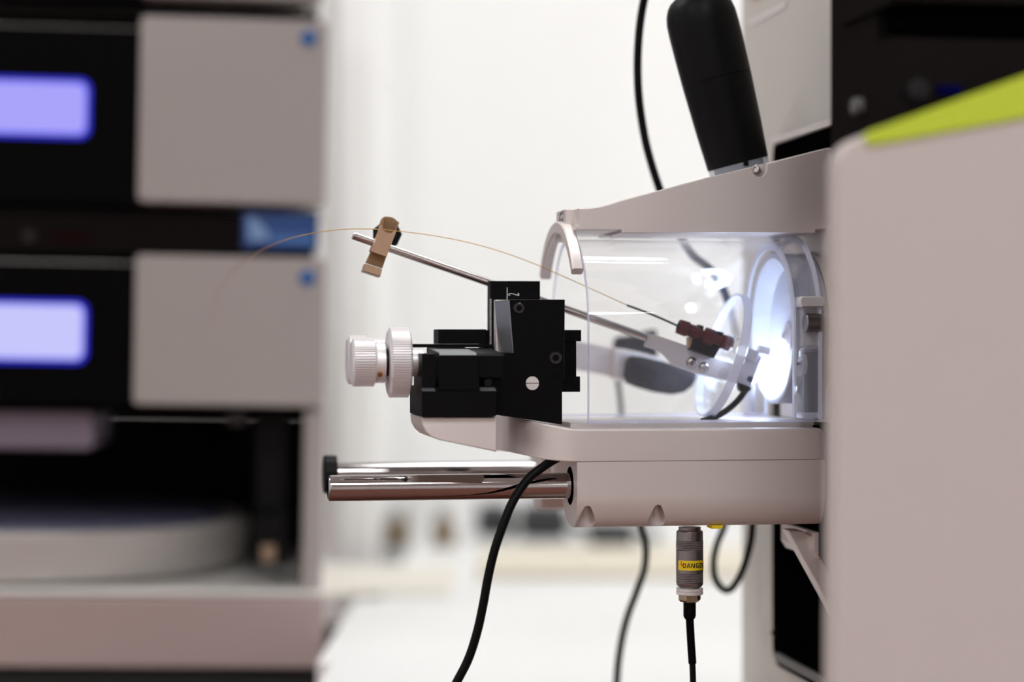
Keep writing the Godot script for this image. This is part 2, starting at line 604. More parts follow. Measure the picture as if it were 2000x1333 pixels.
func make_source() -> void:
	F = SOURCE
	var t := thing("ion_source", "silver ion source with clear round chamber between sloping roof arm and thick base", "ion source")
	var mb := Mb.new()
	# sloping roof arm: front skin with a round notch, body behind it
	var wf := 0.027
	var back := [[1131, 407], [1150, 406.5], [1168, 404.5], [1190, 399], [1215, 391], [1384, 346], [1470, 325], [1600, 292.5], [1616, 289], [1632, 288.5], [1632, 448], [1607, 448], [1593, 449], [1593, 456], [1213, 455.5], [1213, 450], [1123, 449.5], [1123, 440], [1131, 440]]
	var skin := [[1131, 407], [1150, 406.5], [1168, 404.5], [1190, 399], [1215, 391], [1384, 346], [1469, 325.5], [1470, 332], [1474, 340], [1481, 345], [1488, 345], [1494, 340], [1497, 331], [1497, 319], [1600, 292.5], [1616, 289], [1632, 288.5], [1632, 448], [1607, 448], [1593, 449], [1593, 456], [1213, 455.5], [1213, 450], [1123, 449.5], [1123, 440], [1131, 440]]
	prism(mb, q2(skin, wf), wf - 0.007, wf, 0.0009)
	prism(mb, q2(back, wf), -0.026, wf - 0.0068, 0.0005)
	var roof := obj("roof_arm", mb, M.anodised, t)
	mb = Mb.new()
	lathe(mb, q(1479, 333, wf - 0.0066), Vector3(-0.5, 0.1, 1), [[0, 0.0022], [0.005, 0.0022], [0.0055, 0.0018], [0.0055, 0.0011], [0.004, 0.0011]], 24)
	obj("clamp_screw", mb, M.steel, roof)
	mb = Mb.new()
	pbox(mb, 1344, 440, 1356, 462, -0.02, -0.012, 0.0006)
	obj("roof_pin", mb, M.recess_grey, roof)
	# acrylic chamber: round above, upright walls below
	var u0 := q(1150, 640, TUBE_R).x
	var u1 := q(1603, 640, TUBE_R).x
	var ax := Vector3(0, AXIS_V, 0)
	var foot := q(1300, 826, 0.040).y
	mb = Mb.new()
	prism(mb, hood(TUBE_R, 0.0025, foot), u0, u1, 0.0, 0)
	var tube := obj("clear_chamber", mb, M.acrylic, t)
	mb = Mb.new()
	prism(mb, hood(TUBE_R + 0.00005, 0.0026, foot - 0.0001), u0 - 0.0002, u0 + 0.0004, 0.0, 0)
	obj("sawn_edge", mb, M.acrylic_fine_edge, tube)
	mb = Mb.new()
	prism(mb, hood(TUBE_R + 0.00005, 0.0026, foot - 0.0001), u1 - 0.0006, u1 + 0.0008, 0.0, 0)
	obj("sawn_edge", mb, M.acrylic_edge, tube)
	for k in [-1.0, 1.0]:
		mb = Mb.new()
		box(mb, Vector3(u0, foot, k * (TUBE_R - 0.00125) - 0.0014), Vector3(u1, foot + 0.0012, k * (TUBE_R - 0.00125) + 0.0014), 0.0)
		obj("foot_edge", mb, M.acrylic_fine_edge, tube)
	# thick clear collar near the spectrometer
	var uc0 := q(1556, 640, TUBE_R).x
	mb = Mb.new()
	prism(mb, hood(TUBE_R - 0.003, 0.0032, foot + 0.002), uc0, u1 - 0.004, 0.0, 0)
	var col := obj("collar", mb, M.acrylic_shield, t)
	mb = Mb.new()
	prism(mb, hood(TUBE_R - 0.0029, 0.0034, foot + 0.002), uc0 - 0.0002, uc0 + 0.0008, 0.0, 0)
	obj("sawn_edge", mb, M.acrylic_edge, col)
	# dished interface plate at the end of the chamber
	var ud := q(1510, 643, 0.0).x
	mb = Mb.new()
	lathe(mb, ax + Vector3(ud, 0, 0), Vector3.RIGHT, [[0.0082, 0.0], [0.0078, 0.0300], [0.0, 0.0345], [-0.0005, 0.0352], [-0.0005, 0.0368], [0.0, 0.0375], [0.016, 0.0375], [0.016, 0.0]], 72)
	var dish := obj("interface_dish", mb, M.interface_white, t)
	mb = Mb.new()
	lathe(mb, ax + Vector3(ud + 0.0085, -0.004, 0), Vector3.LEFT, [[0, 0.008], [0.0014, 0.0074], [0.0024, 0.003], [0.0040, 0.0012]], 40)
	obj("inlet_cone", mb, M.pale_metal, dish)
	mb = Mb.new()
	lathe(mb, ax + Vector3(ud + 0.0165, 0, 0), Vector3.RIGHT, [[0, 0.0385], [uf - ud - 0.0165 - 0.005, 0.0385]], 64)
	obj("interface_drum", mb, M.anodised_machined, t)
	mb = Mb.new()
	box(mb, Vector3(uf - 0.0095, foot - 0.001, -0.052), Vector3(uf - 0.0045, AXIS_V + TUBE_R + 0.004, 0.050), 0.001, 0.0)
	obj("source_flange", mb, M.anodised, t)
	# arch that clasps the chamber at its free end
	var ua0 := q(1117.5, 540, 0.042).x
	var ua1 := q(1139.5, 540, 0.042).x
	mb = Mb.new()
	var ring := []
	var half := deg_to_rad(57.0)
	for i in 33:
		var a := -half + 2.0 * half * i / 32.0
		var d := Vector3(0, cos(a), sin(a))
		var ro := TUBE_R + 0.0052 + 0.0012 * cos(a * 1.5)
		var ri := TUBE_R + 0.0003
		var thin := 0.0007
		ring.append([ax + Vector3(ua0 + thin, 0, 0) + d * ri, ax + Vector3(ua0, 0, 0) + d * (ri + thin), ax + Vector3(ua0, 0, 0) + d * (ro - thin), ax + Vector3(ua0 + thin, 0, 0) + d * ro, ax + Vector3(ua1 - thin, 0, 0) + d * ro, ax + Vector3(ua1, 0, 0) + d * (ro - thin), ax + Vector3(ua1, 0, 0) + d * (ri + thin), ax + Vector3(ua1 - thin, 0, 0) + d * ri])
	loft(mb, ring)
	var arch := obj("clasp_arch", mb, M.anodised, t)
	mb = Mb.new()
	prism(mb, q2([[1105, 409], [1130.5, 409], [1130.5, 440], [1122, 440], [1122, 470], [1105, 470], [1104, 440]], 0.012), -0.012, 0.012, 0.0006)
	obj("clasp_block", mb, M.anodised, arch)
	for k in 2:
		mb = Mb.new()
		lathe(mb, q(1105, 427, 0.004 - 0.014 * k), Vector3.LEFT, [[-0.001, 0.0042], [0.0016, 0.0042], [0.0024, 0.0034], [0.0030, 0.002], [0.0020, 0.0018]], 24)
		obj("clasp_screw", mb, M.chrome, arch)
	# base: plate that sweeps out to the left, body below it
	mb = Mb.new()
	var cols := []
	var lo := -0.046
	for c in [[966, 811, 881, -0.024], [976, 812, 881, -0.021], [984, 813, 882, -0.013], [991, 814, 883, -0.001], [998, 815, 884, 0.010], [1006, 816, 886, 0.0195], [1016, 818, 888, 0.0265], [1030, 820.5, 891, 0.0325], [1048, 824, 895, 0.0375], [1070, 828, 899, 0.0413], [1090, 832, 901, 0.0435], [1110, 836, 902.5, 0.0448], [1130, 838, 902.8, 0.045], [1300, 837.5, 901.5, 0.045], [1560, 836, 898.5, 0.045], [1598, 836.5, 898.3, 0.045], [1606, 839, 898.2, 0.0445], [1611, 845, 898.1, 0.043], [1614, 856, 898, 0.041]]:
		var a := q(c[0], c[1], c[3])
		var b := q(c[0], c[2], c[3])
		var e := 0.0014
		cols.append([Vector3(a.x, a.y, lo), Vector3(a.x, a.y, a.z - e), Vector3(a.x, a.y - e * 0.3, a.z - e * 0.3), Vector3(a.x, a.y - e, a.z), Vector3(a.x, b.y + 0.0004, b.z), Vector3(a.x, b.y, b.z - 0.0004), Vector3(a.x, b.y, lo)])
	loft(mb, cols)
	var plate := obj("base_plate", mb, M.anodised, t, 40.0)
	mb = Mb.new()
	pbox(mb, 1113, 826.5, 1588, 836, -0.03, 0.036, 0.0006)
	obj("base_tread", mb, M.anodised_machined, plate)
	mb = Mb.new()
	prism(mb, q2([[823, 815.5], [970, 815.5], [970, 883], [940, 877], [858, 860], [842, 854], [831, 844], [824, 830]], 0.055), 0.012, 0.055, 0.0008)
	prism(mb, q2([[824, 742], [952, 742], [952, 835], [824, 835]], 0.0095), -0.002, 0.0095, 0.0008)
	prism(mb, q2([[824, 818], [968, 818], [968, 838], [824, 838]], 0.013), -0.002, 0.013, 0.0002)
	obj("shelf_block", mb, M.anodised, plate, 25.0)
	# body with a half-round underside, bored for the guide rods; scallops cut with booleans
	var comb := CSGCombiner3D.new()
	comb.name = "base_body"
	t.add_child(comb)
	var y_top := q(1130, 903.5, 0.045).y
	var y_flat := q(1130, 972, 0.045).y
	var y_low := q(1130, 1034.5, 0.045).y
	var ub0 := q(1127.5, 950, 0.045).x
	var ub1 := q(1611, 950, 0.045).x
	var prof := PackedVector2Array([Vector2(0.045, y_top)])
	for i in 25:
		var a := PI / 2.0 * i / 24.0
		prof.append(Vector2(0.0355 + 0.0095 * cos(a), y_flat + (y_low - y_flat) * sin(a)))
	for i in 25:
		var a := PI / 2.0 * i / 24.0
		prof.append(Vector2(0.034 - 0.024 * sin(a), y_flat + (y_low - y_flat) * cos(a)))
	prof.append(Vector2(0.010, y_top))
	mb = Mb.new()
	prism(mb, prof, ub0, ub1, 0.0, 0)
	var solid := CSGMesh3D.new()
	solid.name = "body_solid"
	solid.mesh = mb.mesh(0.5)
	solid.material = M.anodised
	comb.add_child(solid)
	var rod_c := q(640, 955, 0.0275)
	var rod_v := rod_c.y
	for sc in [[1148, 1030], [1286, 1029]]:
		var cut := CSGMesh3D.new()
		cut.name = "scallop_cut"
		var cm := Mb.new()
		var c := q(sc[0], sc[1], 0.045)
		lathe(cm, Vector3(c.x, y_low - 0.004, 0.0408), Vector3(0, 1, 0), [[0, 0.0044], [0.0145, 0.0040], [0.0175, 0.0028], [0.019, 0.0]], 56)
		cut.mesh = cm.mesh(0.5)
		cut.material = M.anodised_machined
		cut.operation = CSGShape3D.OPERATION_SUBTRACTION
		comb.add_child(cut, true)
	var bore := CSGCylinder3D.new()
	bore.name = "bore_cut"
	bore.radius = 0.0092
	bore.height = 0.03
	bore.sides = 40
	bore.rotation.z = PI / 2.0
	bore.position = Vector3(ub0 + 0.005, rod_v, 0.0275)
	bore.operation = CSGShape3D.OPERATION_SUBTRACTION
	bore.material = M.black_matte
	comb.add_child(bore)
	mb = Mb.new()
	var rear := PackedVector2Array()
	for v in prof: rear.append(Vector2(v.x - 0.1, v.y))
	prism(mb, rear, ub0 + 0.002, ub1, 0.0003, 0)
	obj("base_body", mb, M.anodised, t, 28.0)
	mb = Mb.new()
	box(mb, Vector3(ub0 + 0.006, y_flat, -0.06), Vector3(ub1, y_top, 0.012), 0.0004)
	obj("base_web", mb, M.anodised, t)
	# guide rods
	mb = Mb.new()
	var rx := q(640, 955, 0.0275).x
	lathe(mb, Vector3(rx, rod_v, 0.0275), Vector3.RIGHT, [[0, 0.0048], [0.0004, 0.0056], [0.0012, 0.0062], [ub0 - rx + 0.018, 0.0062]], 56)
	obj("guide_rod", mb, M.chrome, t, 40.0)
	mb = Mb.new()
	var rr := q(648, 927, -0.0725).x
	lathe(mb, Vector3(rr, rod_v, -0.0725), Vector3.RIGHT, [[0, 0.0062], [ub0 - rr + 0.006, 0.0062]], 48)
	var rod2 := obj("guide_rod", mb, M.chrome, t, 40.0)
	mb = Mb.new()
	var cap := q(632, 927, -0.0725).x
	lathe(mb, Vector3(cap, rod_v, -0.0725), Vector3.RIGHT, [[0, 0.0092], [0.0006, 0.0100], [0.0064, 0.0100], [0.0068, 0.0094]], 40)
	obj("end_cap", mb, M.black_plastic, rod2)
	# fittings at the spectrometer end of the chamber
	mb = Mb.new()
	pbox(mb, 1563, 579, 1612, 600, 0.03, 0.047, 0.001, 0.0018)
	obj("hinge_leaf", mb, M.white_plastic, t)
	mb = Mb.new()
	pbox(mb, 1566, 594, 1604, 690, 0.026, 0.040, 0.001, 0.002)
	var hinge := obj("hinge_body", mb, M.white_plastic, t)
	mb = Mb.new()
	lathe(mb, q(1572, 631, 0.044), Vector3.RIGHT, [[0, 0.0042], [0.0004, 0.0046], [0.0086, 0.0046], [0.0090, 0.0056], [0.0104, 0.0056]], 40)
	obj("hinge_barrel", mb, M.gun_metal, hinge)
	mb = Mb.new()
	pbox(mb, 1568, 674, 1614, 822, 0.028, 0.045, 0.0012, 0.003)
	var door := obj("latch_door", mb, M.clear_plastic, t)
	mb = Mb.new()
	pbox(mb, 1571, 681, 1606, 806, 0.028, 0.040, 0.0006)
	obj("latch_plate", mb, M.recess_grey, door)
	mb = Mb.new()
	lathe(mb, q(1549, 711, 0.038), Vector3.RIGHT, [[0, 0.0013], [0.0010, 0.0015], [0.0012, 0.0008], [0.006, 0.0008]], 16)
	obj("thumb_pin", mb, M.chrome, t)
	mb = Mb.new()
	lathe(mb, q(1560, 712, 0.036), Vector3.RIGHT, [[0, 0.0004], [0.0004, 0.006], [0.0012, 0.0062], [0.0025, 0.0062]], 32)
	obj("pin_washer", mb, M.white_plastic, t)
	mb = Mb.new()
	pbox(mb, 1589, 818, 1601, 831, 0.034, 0.038, 0.0006)
	obj("contact_block", mb, M.nickel, t)
	mb = Mb.new()
	pbox(mb, 1391, 1027, 1412, 1033.5, 0.030, 0.040, 0.0003)
	obj("yellow_sticker", mb, M.label_yellow, t)
	seat(t)

# ---------------------------------------------------------------- positioning stage
func knob_set(t: Node3D, cy: float, w: float, list: Array) -> void:
	for k in list:      # name, x0, x1, r px, teeth (0: plain), material
		var mb := Mb.new()
		var a := q(k[1], cy, w)
		var b := q(k[2], cy, w)
		var r: float = k[3] * PX * (1.0 - w)
		if k[4] > 0: gear(mb, a, Vector3.RIGHT, b.x - a.x, r, 0.0009, k[4], 0.0009)
		else: lathe(mb, a, Vector3.RIGHT, [[0, r - 0.0003], [0.0003, r], [b.x - a.x - 0.0003, r], [b.x - a.x, r - 0.0003]], 40)
		obj(k[0], mb, M[k[5]], t, 20.0)

func make_stage() -> void:
	F = SOURCE
	var t := thing("positioning_stage", "black three-axis positioning stage with knurled silver knobs on the shelf of the source", "positioning stage")
	var mb := Mb.new()
	# upright slide and its carriers
	pbox(mb, 958, 549, 992, 770, -0.004, 0.006, 0.0003)
	obj("upright_slide", mb, M.black_metal, t)
	mb = Mb.new()
	pbox(mb, 993, 549, 1055, 770, -0.004, 0.0055, 0.0003)
	obj("upright_slide", mb, M.black_metal, t)
	mb = Mb.new()
	var e := q(957.5, 549, 0.0062)
	for i in 34:
		var y := q(957, 586 + i * 3.1, 0.0062).y
		box(mb, Vector3(e.x - 0.0001, y, 0.0045), Vector3(e.x + 0.0006, y + 0.00035, 0.0063), 0.0)
	var grad := obj("graduation_marks", mb, M.print_white, t)
	grad.set_meta("kind", "stuff")
	mb = Mb.new()
	var l0 := q(990, 562, 0.0062)
	var l1 := q(991.2, 590, 0.0062)
	box(mb, Vector3(l0.x, l1.y, 0.0055), Vector3(l1.x, l0.y, 0.0062), 0.0)
	obj("index_line", mb, M.print_white, t)
	var num := TextMesh.new()
	var font := SystemFont.new()
	font.font_names = PackedStringArray(["Droid Sans"])
	num.font = font
	num.text = "2"
	num.font_size = 64
	num.pixel_size = 0.0075 / 64.0
	num.depth = 0.0003
	num.material = M.print_white
	var numo := MeshInstance3D.new()
	numo.name = "engraved_numeral"
	numo.mesh = num
	numo.rotation.z = PI / 2.0
	numo.scale = Vector3(0.36, 1.0, 1.0)
	numo.position = q(1003.5, 575.5, 0.0056)
	t.add_child(numo)
	mb = Mb.new()
	pbox(mb, 968, 586, 1085, 690, 0.0062, 0.012, 0.0003)
	obj("carrier_plate", mb, M.anodised, t)
	# front bracket: leaning left flank, brushed where it is bare
	mb = Mb.new()
	prism(mb, q2([[995, 585.5], [1103.5, 585.5], [1102, 740], [1098, 742], [1098, 830], [968, 811], [968, 691], [1003, 690]], 0.035), 0.012, 0.035, 0.0003)
	var bracket := obj("upright_bracket", mb, M.black_metal, t)
	mb = Mb.new()
	var pts := []
	for f in [[994, 966, 586.5], [1002, 974, 689.5]]:
		var fa := q(f[0], f[2], 0.0346)
		var fb := q(f[1], f[2], 0.0125)
		pts.append([Vector3(fa.x, fa.y, 0.0346), Vector3(fb.x, fa.y, 0.0125), Vector3(fa.x + 0.0004, fa.y, 0.0125), Vector3(fa.x + 0.0004, fa.y, 0.0346)])
	loft(mb, pts)
	obj("bare_flank", mb, M.brushed, bracket)
	socket_screw(bracket, "socket_screw", 1013.5, 602.5, 0.035, 10.5, M.screw_black)
	socket_screw(bracket, "socket_screw", 1085, 699.5, 0.035, 12.0, M.screw_black)
	mb = Mb.new()
	lathe(mb, q(1084, 736, 0.0342), Vector3.BACK, [[0, 0.0028], [0.0009, 0.0026], [0.0009, 0.0016], [0.0004, 0.0014]], 28)
	obj("blind_plug", mb, M.black_metal, bracket)
	mb = Mb.new()
	var sc := q(1039.5, 749, 0.035)
	var sr := 12.6 * PX
	for s in [-1.0, 1.0]:
		var half := PackedVector2Array()
		for i in 17:
			var a := PI * i / 16.0
			half.append(Vector2(sc.x + cos(a) * sr, sc.y + s * (0.00012 + sin(a) * sr)))
		prism(mb, half, 0.0345, 0.0356, 0.0001)
	obj("slotted_screw", mb, M.satin_silver, bracket)
	# dovetail behind the bracket
	mb = Mb.new()
	pbox(mb, 1096, 645, 1135.5, 667, 0.004, 0.022, 0.0004)
	pbox(mb, 1096, 665, 1126, 738, 0.006, 0.020, 0.0004)
	pbox(mb, 1096, 736, 1133.5, 766, 0.004, 0.022, 0.0004)
	obj("dovetail", mb, M.black_metal, t)
	# horizontal slide
	mb = Mb.new()
	pbox(mb, 856, 643.5, 950, 672, -0.012, 0.006, 0.0004)
	obj("slide_bar", mb, M.black_metal, t)
	mb = Mb.new()
	pbox(mb, 944, 645, 960, 690, -0.012, 0.0035, 0.0004)
	obj("slide_bar", mb, M.black_metal, t)
	mb = Mb.new()
	pbox(mb, 801, 672.5, 962, 679, -0.01, 0.012, 0.0003)
	obj("slide_plate", mb, M.black_metal, t)
	mb = Mb.new()
	var u0 := q(858, 690, 0.056).x
	var u1 := q(970, 690, 0.056).x
	var un := q(936, 690, 0.056).x
	var v := func(py: float, w: float) -> float: return q(900, py, w).y
	prism(mb, PackedVector2Array([Vector2(0.056, v.call(802, 0.056)), Vector2(0.056, v.call(695, 0.056)), Vector2(0.054, v.call(690, 0.054)), Vector2(0.014, v.call(679, 0.014)), Vector2(0.010, v.call(679, 0.010)), Vector2(0.010, v.call(802, 0.05))]), u0, un, 0.0006, 0)
	prism(mb, PackedVector2Array([Vector2(0.0545, v.call(738, 0.0545)), Vector2(0.0545, v.call(695, 0.0545)), Vector2(0.053, v.call(691, 0.053)), Vector2(0.014, v.call(680, 0.014)), Vector2(0.010, v.call(680, 0.010)), Vector2(0.010, v.call(738, 0.05))]), un - 0.0005, u1 + 0.004, 0.0006, 0)
	box(mb, Vector3(un - 0.001, v.call(770, 0.05), 0.011), Vector3(u1 + 0.004, v.call(700, 0.05), 0.045), 0.0002)
	obj("carriage", mb, M.black_metal, t)
	mb = Mb.new()
	prism(mb, PackedVector2Array([Vector2(0.0560, v.call(694.0, 0.0560)), Vector2(0.0545, v.call(689.0, 0.0545)), Vector2(0.030, v.call(682.4, 0.030)), Vector2(0.030, v.call(686, 0.030)), Vector2(0.0540, v.call(696, 0.0540))]), q(858, 690, 0.055).x, q(930, 690, 0.055).x, 0.0, 0)
	obj("lit_edge", mb, M.lit_grey, t)  # top slope of the carriage, coloured lighter for the light falling on it
	mb = Mb.new()
	pbox(mb, 824, 691, 850, 757, 0.024, 0.055, 0.0005)
	obj("shaft_bearing", mb, M.black_metal, t)
	mb = Mb.new()
	var s0 := q(824, 815, 0.058).x
	var s1 := q(970, 815, 0.058).x
	prism(mb, PackedVector2Array([Vector2(0.058, v.call(814.5, 0.058)), Vector2(0.058, v.call(765, 0.058)), Vector2(0.053, v.call(756, 0.053)), Vector2(0.012, v.call(756, 0.053)), Vector2(0.012, v.call(814.5, 0.058))]), s0, s1, 0.0005, 0)
	var bed := obj("slide_bed", mb, M.black_metal, t)
	for ab in [[825, 850], [939, 969]]:
		mb = Mb.new()
		prism(mb, PackedVector2Array([Vector2(0.0582, v.call(764, 0.0582)), Vector2(0.0538, v.call(757, 0.0538)), Vector2(0.0528, v.call(757.2, 0.0528)), Vector2(0.0570, v.call(765, 0.0570))]), q(ab[0], 760, 0.058).x, q(ab[1], 760, 0.058).x, 0.0, 0)
		obj("lit_edge", mb, M.brushed, bed)  # lit chamfer of the bed: brighter material stands in for the light
	mb = Mb.new()
	lathe(mb, q(952, 747, 0.05), Vector3.BACK, [[0, 0.0022], [0.003, 0.0022], [0.0034, 0.0016]], 20)
	obj("stop_screw", mb, M.dark_steel, t)
	# front spindle with its knobs, rear spindle half hidden
	knob_set(t, 708.5, 0.036, [["spindle", 798, 826, 27, 0, "satin_silver"], ["focus_knob", 757, 799.5, 68, 84, "satin_silver"], ["spacer", 750, 758, 27, 0, "dark_steel"], ["collar", 732.5, 751, 40, 0, "satin_silver"], ["fine_knob", 685.5, 733, 46.5, 56, "satin_silver"]])
	mb = Mb.new()
	lathe(mb, q(742.5, 731, 0.0448), Vector3(0, -0.6, 1), [[-0.001, 0.0011], [0.0008, 0.0011], [0.0009, 0.0005]], 14)
	obj("set_screw", mb, M.brass, t)
	knob_set(t, 703.5, -0.022, [["spindle", 740, 862, 14, 0, "satin_silver"], ["collar", 716, 752, 41.5, 0, "satin_silver"], ["fine_knob", 677.5, 718.5, 47, 56, "satin_silver"]])
	seat(t)

# ---------------------------------------------------------------- emitter arm, clip, capillary, shield
func make_emitter() -> void:
	F = SOURCE
	var wr := -0.009
	var t := thing("emitter_holder", "thin steel rod sloping through the stage, ending in a pale bracket with two button screws", "holder arm")
	var mb := Mb.new()
	var a := q(689, 460, wr)
	var b := q(1276, 664, wr)
	lathe(mb, a, b - a, [[0, 0.0016], [0.0003, 0.0019], [(b - a).length(), 0.0020]], 32)
	obj("rod", mb, M.steel, t, 40.0)
	mb = Mb.new()
	prism(mb, q2([[1271, 652], [1287, 656.5], [1340, 675], [1397, 699], [1440, 713], [1452, 711], [1462, 690], [1475, 687], [1488, 698], [1467, 757], [1440, 748], [1384, 736], [1359, 729], [1318, 715], [1303, 697], [1290, 686], [1262, 677]], -0.004), -0.010, -0.004, 0.0004)
	obj("bracket", mb, M.pale_metal, t)
	for s in [[1351, 708.5, 11.5], [1374, 717.5, 10.5]]:
		mb = Mb.new()
		var r: float = s[2] * PX
		lathe(mb, q(s[0], s[1], -0.0042), Vector3.BACK, [[0, r], [0.0006, r], [0.0014, r * 0.86], [0.0019, r * 0.62], [0.0020, r * 0.42], [0.0012, r * 0.4]], 28)
		obj("button_screw", mb, M.chrome, t, 50.0)
	mb = Mb.new()
	lathe(mb, q(1465, 741, -0.0042), Vector3.BACK, [[0, 6.5 * PX], [0.0003, 6.5 * PX]], 24)
	obj("hole", mb, mat("hole_blue", Color(0.16, 0.19, 0.30), 0.6), t)
	mb = Mb.new()
	prism(mb, q2([[1357, 655], [1364, 658], [1366, 634.5], [1375, 637], [1373, 664], [1399, 672], [1402, 647], [1414, 650], [1409, 676], [1395, 700], [1348, 683]], 0.001), -0.0045, 0.001, 0.0003)
	obj("clamp", mb, M.black_plastic, t)
	mb = Mb.new()
	pbox(mb, 1345, 659, 1355, 680, -0.006, -0.001, 0.0003)
	obj("clamp_foot", mb, M.peek, t)
	mb = Mb.new()
	lathe(mb, q(1480, 682, -0.004), Vector3(1, -0.25, 0), [[0, 0.0018], [0.0003, 0.0021], [0.006, 0.0021]], 20)
	obj("ground_pin", mb, M.white_plastic, t)
	seat(t)
	# fitting with nuts, green sleeve
	t = thing("emitter_fitting", "dark red finger-tight nuts in line at the end of the green sleeve", "fitting")
	var we := 0.0005
	var c0 := q(1324, 637.5, we)
	var c1 := q(1430, 674, we)
	var ax := (c1 - c0).normalized()
	var at := func(px: float) -> float: return (q(px, 637.5 + (px - 1324) * 0.345, we) - c0).dot(ax)
	mb = Mb.new()
	lathe(mb, c0, ax, [[at.call(1324), 0.0030], [at.call(1325), 0.0040], [at.call(1342), 0.0042], [at.call(1344), 0.0036]], 6)
	obj("hex_nut", mb, M.maroon, t, 10.0)
	mb = Mb.new()
	lathe(mb, c0, ax, [[at.call(1323.4), 0.0021], [at.call(1326), 0.0021]], 20)
	obj("bore", mb, M.black_matte, t)
	mb = Mb.new()
	lathe(mb, c0, ax, [[at.call(1342), 0.0022], [at.call(1345), 0.0024], [at.call(1346), 0.0032], [at.call(1362), 0.0032], [at.call(1366), 0.0026]], 8)
	obj("hex_nut", mb, M.maroon, t, 20.0)
	mb = Mb.new()
	lathe(mb, c0, ax, [[at.call(1364), 0.0020], [at.call(1374), 0.0022], [at.call(1375.5), 0.0042], [at.call(1392), 0.0042], [at.call(1394), 0.0024], [at.call(1410), 0.0024]], 28)
	obj("union_body", mb, M.maroon, t)
	mb = Mb.new()
	lathe(mb, c0, ax, [[at.call(1408), 0.0026], [at.call(1410), 0.0036], [at.call(1425), 0.0038], [at.call(1430), 0.0028]], 28)
	obj("end_nut", mb, M.maroon, t)
	mb = Mb.new()
	sweep(mb, curve([q(1224.5, 596.5, we), q(1260, 609.5, we), q(1295, 624, we), c0 + ax * 0.001], 6), 0.00055, 10)
	obj("sleeve", mb, M.sleeve_green, t)
	seat(t)
	# capillary
	mb = cable([[412, 640, -0.26], [414, 610, -0.24], [424, 575, -0.21], [445, 540, -0.17], [475, 511, -0.125], [515, 487, -0.08], [560, 468, -0.04], [610, 456, -0.018], [665, 448.5, -0.006], [720, 447.5, -0.003], [765, 450.5, -0.003], [830, 458, -0.002], [900, 470.5, -0.001], [970, 489, 0.0], [1040, 514, 0.0005], [1100, 540, 0.0005], [1160, 567, 0.0005], [1226, 597, 0.0005]], 0.00020, 6)
	single("silica_capillary", mb, M.capillary_amber, "hair-thin amber capillary arching from the clip to the green sleeve", "capillary")
	# clip on the rod
	t = thing("capillary_clip", "tan plastic clip with a notched top hanging on the steel rod", "clip")
	var wc := 0.002
	var n0 := Vector2(0.925, 0.38)      # across the clip in the picture
	mb = Mb.new()
	prism(mb, q2([[743, 440], [746.5, 441], [748, 448], [752, 453], [759, 456], [766, 455], [770.5, 451], [774, 450.5], [773, 455], [755, 502], [726, 492], [738, 456]], wc), wc - 0.003, wc, 0.0003)
	obj("front_jaw", mb, M.peek, t)
	mb = Mb.new()
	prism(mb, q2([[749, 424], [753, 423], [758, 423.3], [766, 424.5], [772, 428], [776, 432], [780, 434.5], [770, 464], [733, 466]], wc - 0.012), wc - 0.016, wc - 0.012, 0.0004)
	obj("back_jaw", mb, M.peek_shaded, t)
	mb = Mb.new()
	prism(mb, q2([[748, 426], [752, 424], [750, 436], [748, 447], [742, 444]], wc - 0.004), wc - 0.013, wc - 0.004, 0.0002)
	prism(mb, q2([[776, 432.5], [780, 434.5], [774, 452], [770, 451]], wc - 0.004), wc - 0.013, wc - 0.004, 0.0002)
	obj("jaw_cheeks", mb, M.peek_shaded, t)
	mb = Mb.new()
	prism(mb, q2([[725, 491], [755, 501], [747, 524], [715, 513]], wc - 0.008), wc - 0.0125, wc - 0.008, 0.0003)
	obj("throat", mb, M.peek_shaded, t)
	mb = Mb.new()
	prism(mb, q2([[715, 515], [747, 526], [743, 541], [710, 530]], wc), wc - 0.014, wc, 0.0008)
	obj("lower_lip", mb, M.peek, t)
	mb = Mb.new()
	prism(mb, q2([[735, 464], [766, 474], [752, 500], [724, 490]], wc - 0.003), wc - 0.013, wc - 0.003, 0.0002)
	obj("clip_body", mb, M.peek, t)
	mb = Mb.new()
	var kc := q(755, 459, wc - 0.021)
	lathe(mb, kc, Vector3(0.15, 0.05, 1), [[-0.004, 0.0058], [-0.003, 0.0068], [0.004, 0.0068], [0.005, 0.006]], 7)
	obj("clamp_knob", mb, M.black_plastic, t, 20.0)
	seat(t)
	# clear round shield that the fitting passes through
	var nrm := Vector3(cos(deg_to_rad(17.0)), -sin(deg_to_rad(17.0)), 0.0)
	t = thing("spray_shield", "tilted clear acrylic disc round the end of the red fitting", "shield")
	var cen := q(1412, 695.5, -0.002)
	var hole := q(1412, 668, we)
	var comb := CSGCombiner3D.new()
	comb.name = "disc"
	t.add_child(comb)
	var B := frame_of(nrm)
	var cyl := CSGMesh3D.new()
	cyl.name = "disc_solid"
	mb = Mb.new()
	lathe(mb, cen, nrm, [[-0.0021, 0.0308], [0.0021, 0.0308]], 96)
	cyl.mesh = mb.mesh()
	cyl.material = M.acrylic_shield
	comb.add_child(cyl)
	var cut := CSGMesh3D.new()
	cut.name = "disc_hole"
	mb = Mb.new()
	lathe(mb, hole, ax, [[-0.008, 0.0046], [0.008, 0.0046]], 40)
	cut.mesh = mb.mesh()
	cut.material = M.acrylic_shield
	cut.operation = CSGShape3D.OPERATION_SUBTRACTION
	comb.add_child(cut)
	mb = Mb.new()
	lathe(mb, cen, nrm, [[-0.0021, 0.0319], [0.0021, 0.0319], [0.0021, 0.0309], [-0.0021, 0.0309]], 96, true)
	obj("disc_rim", mb, M.acrylic_edge, t)
	seat(t)
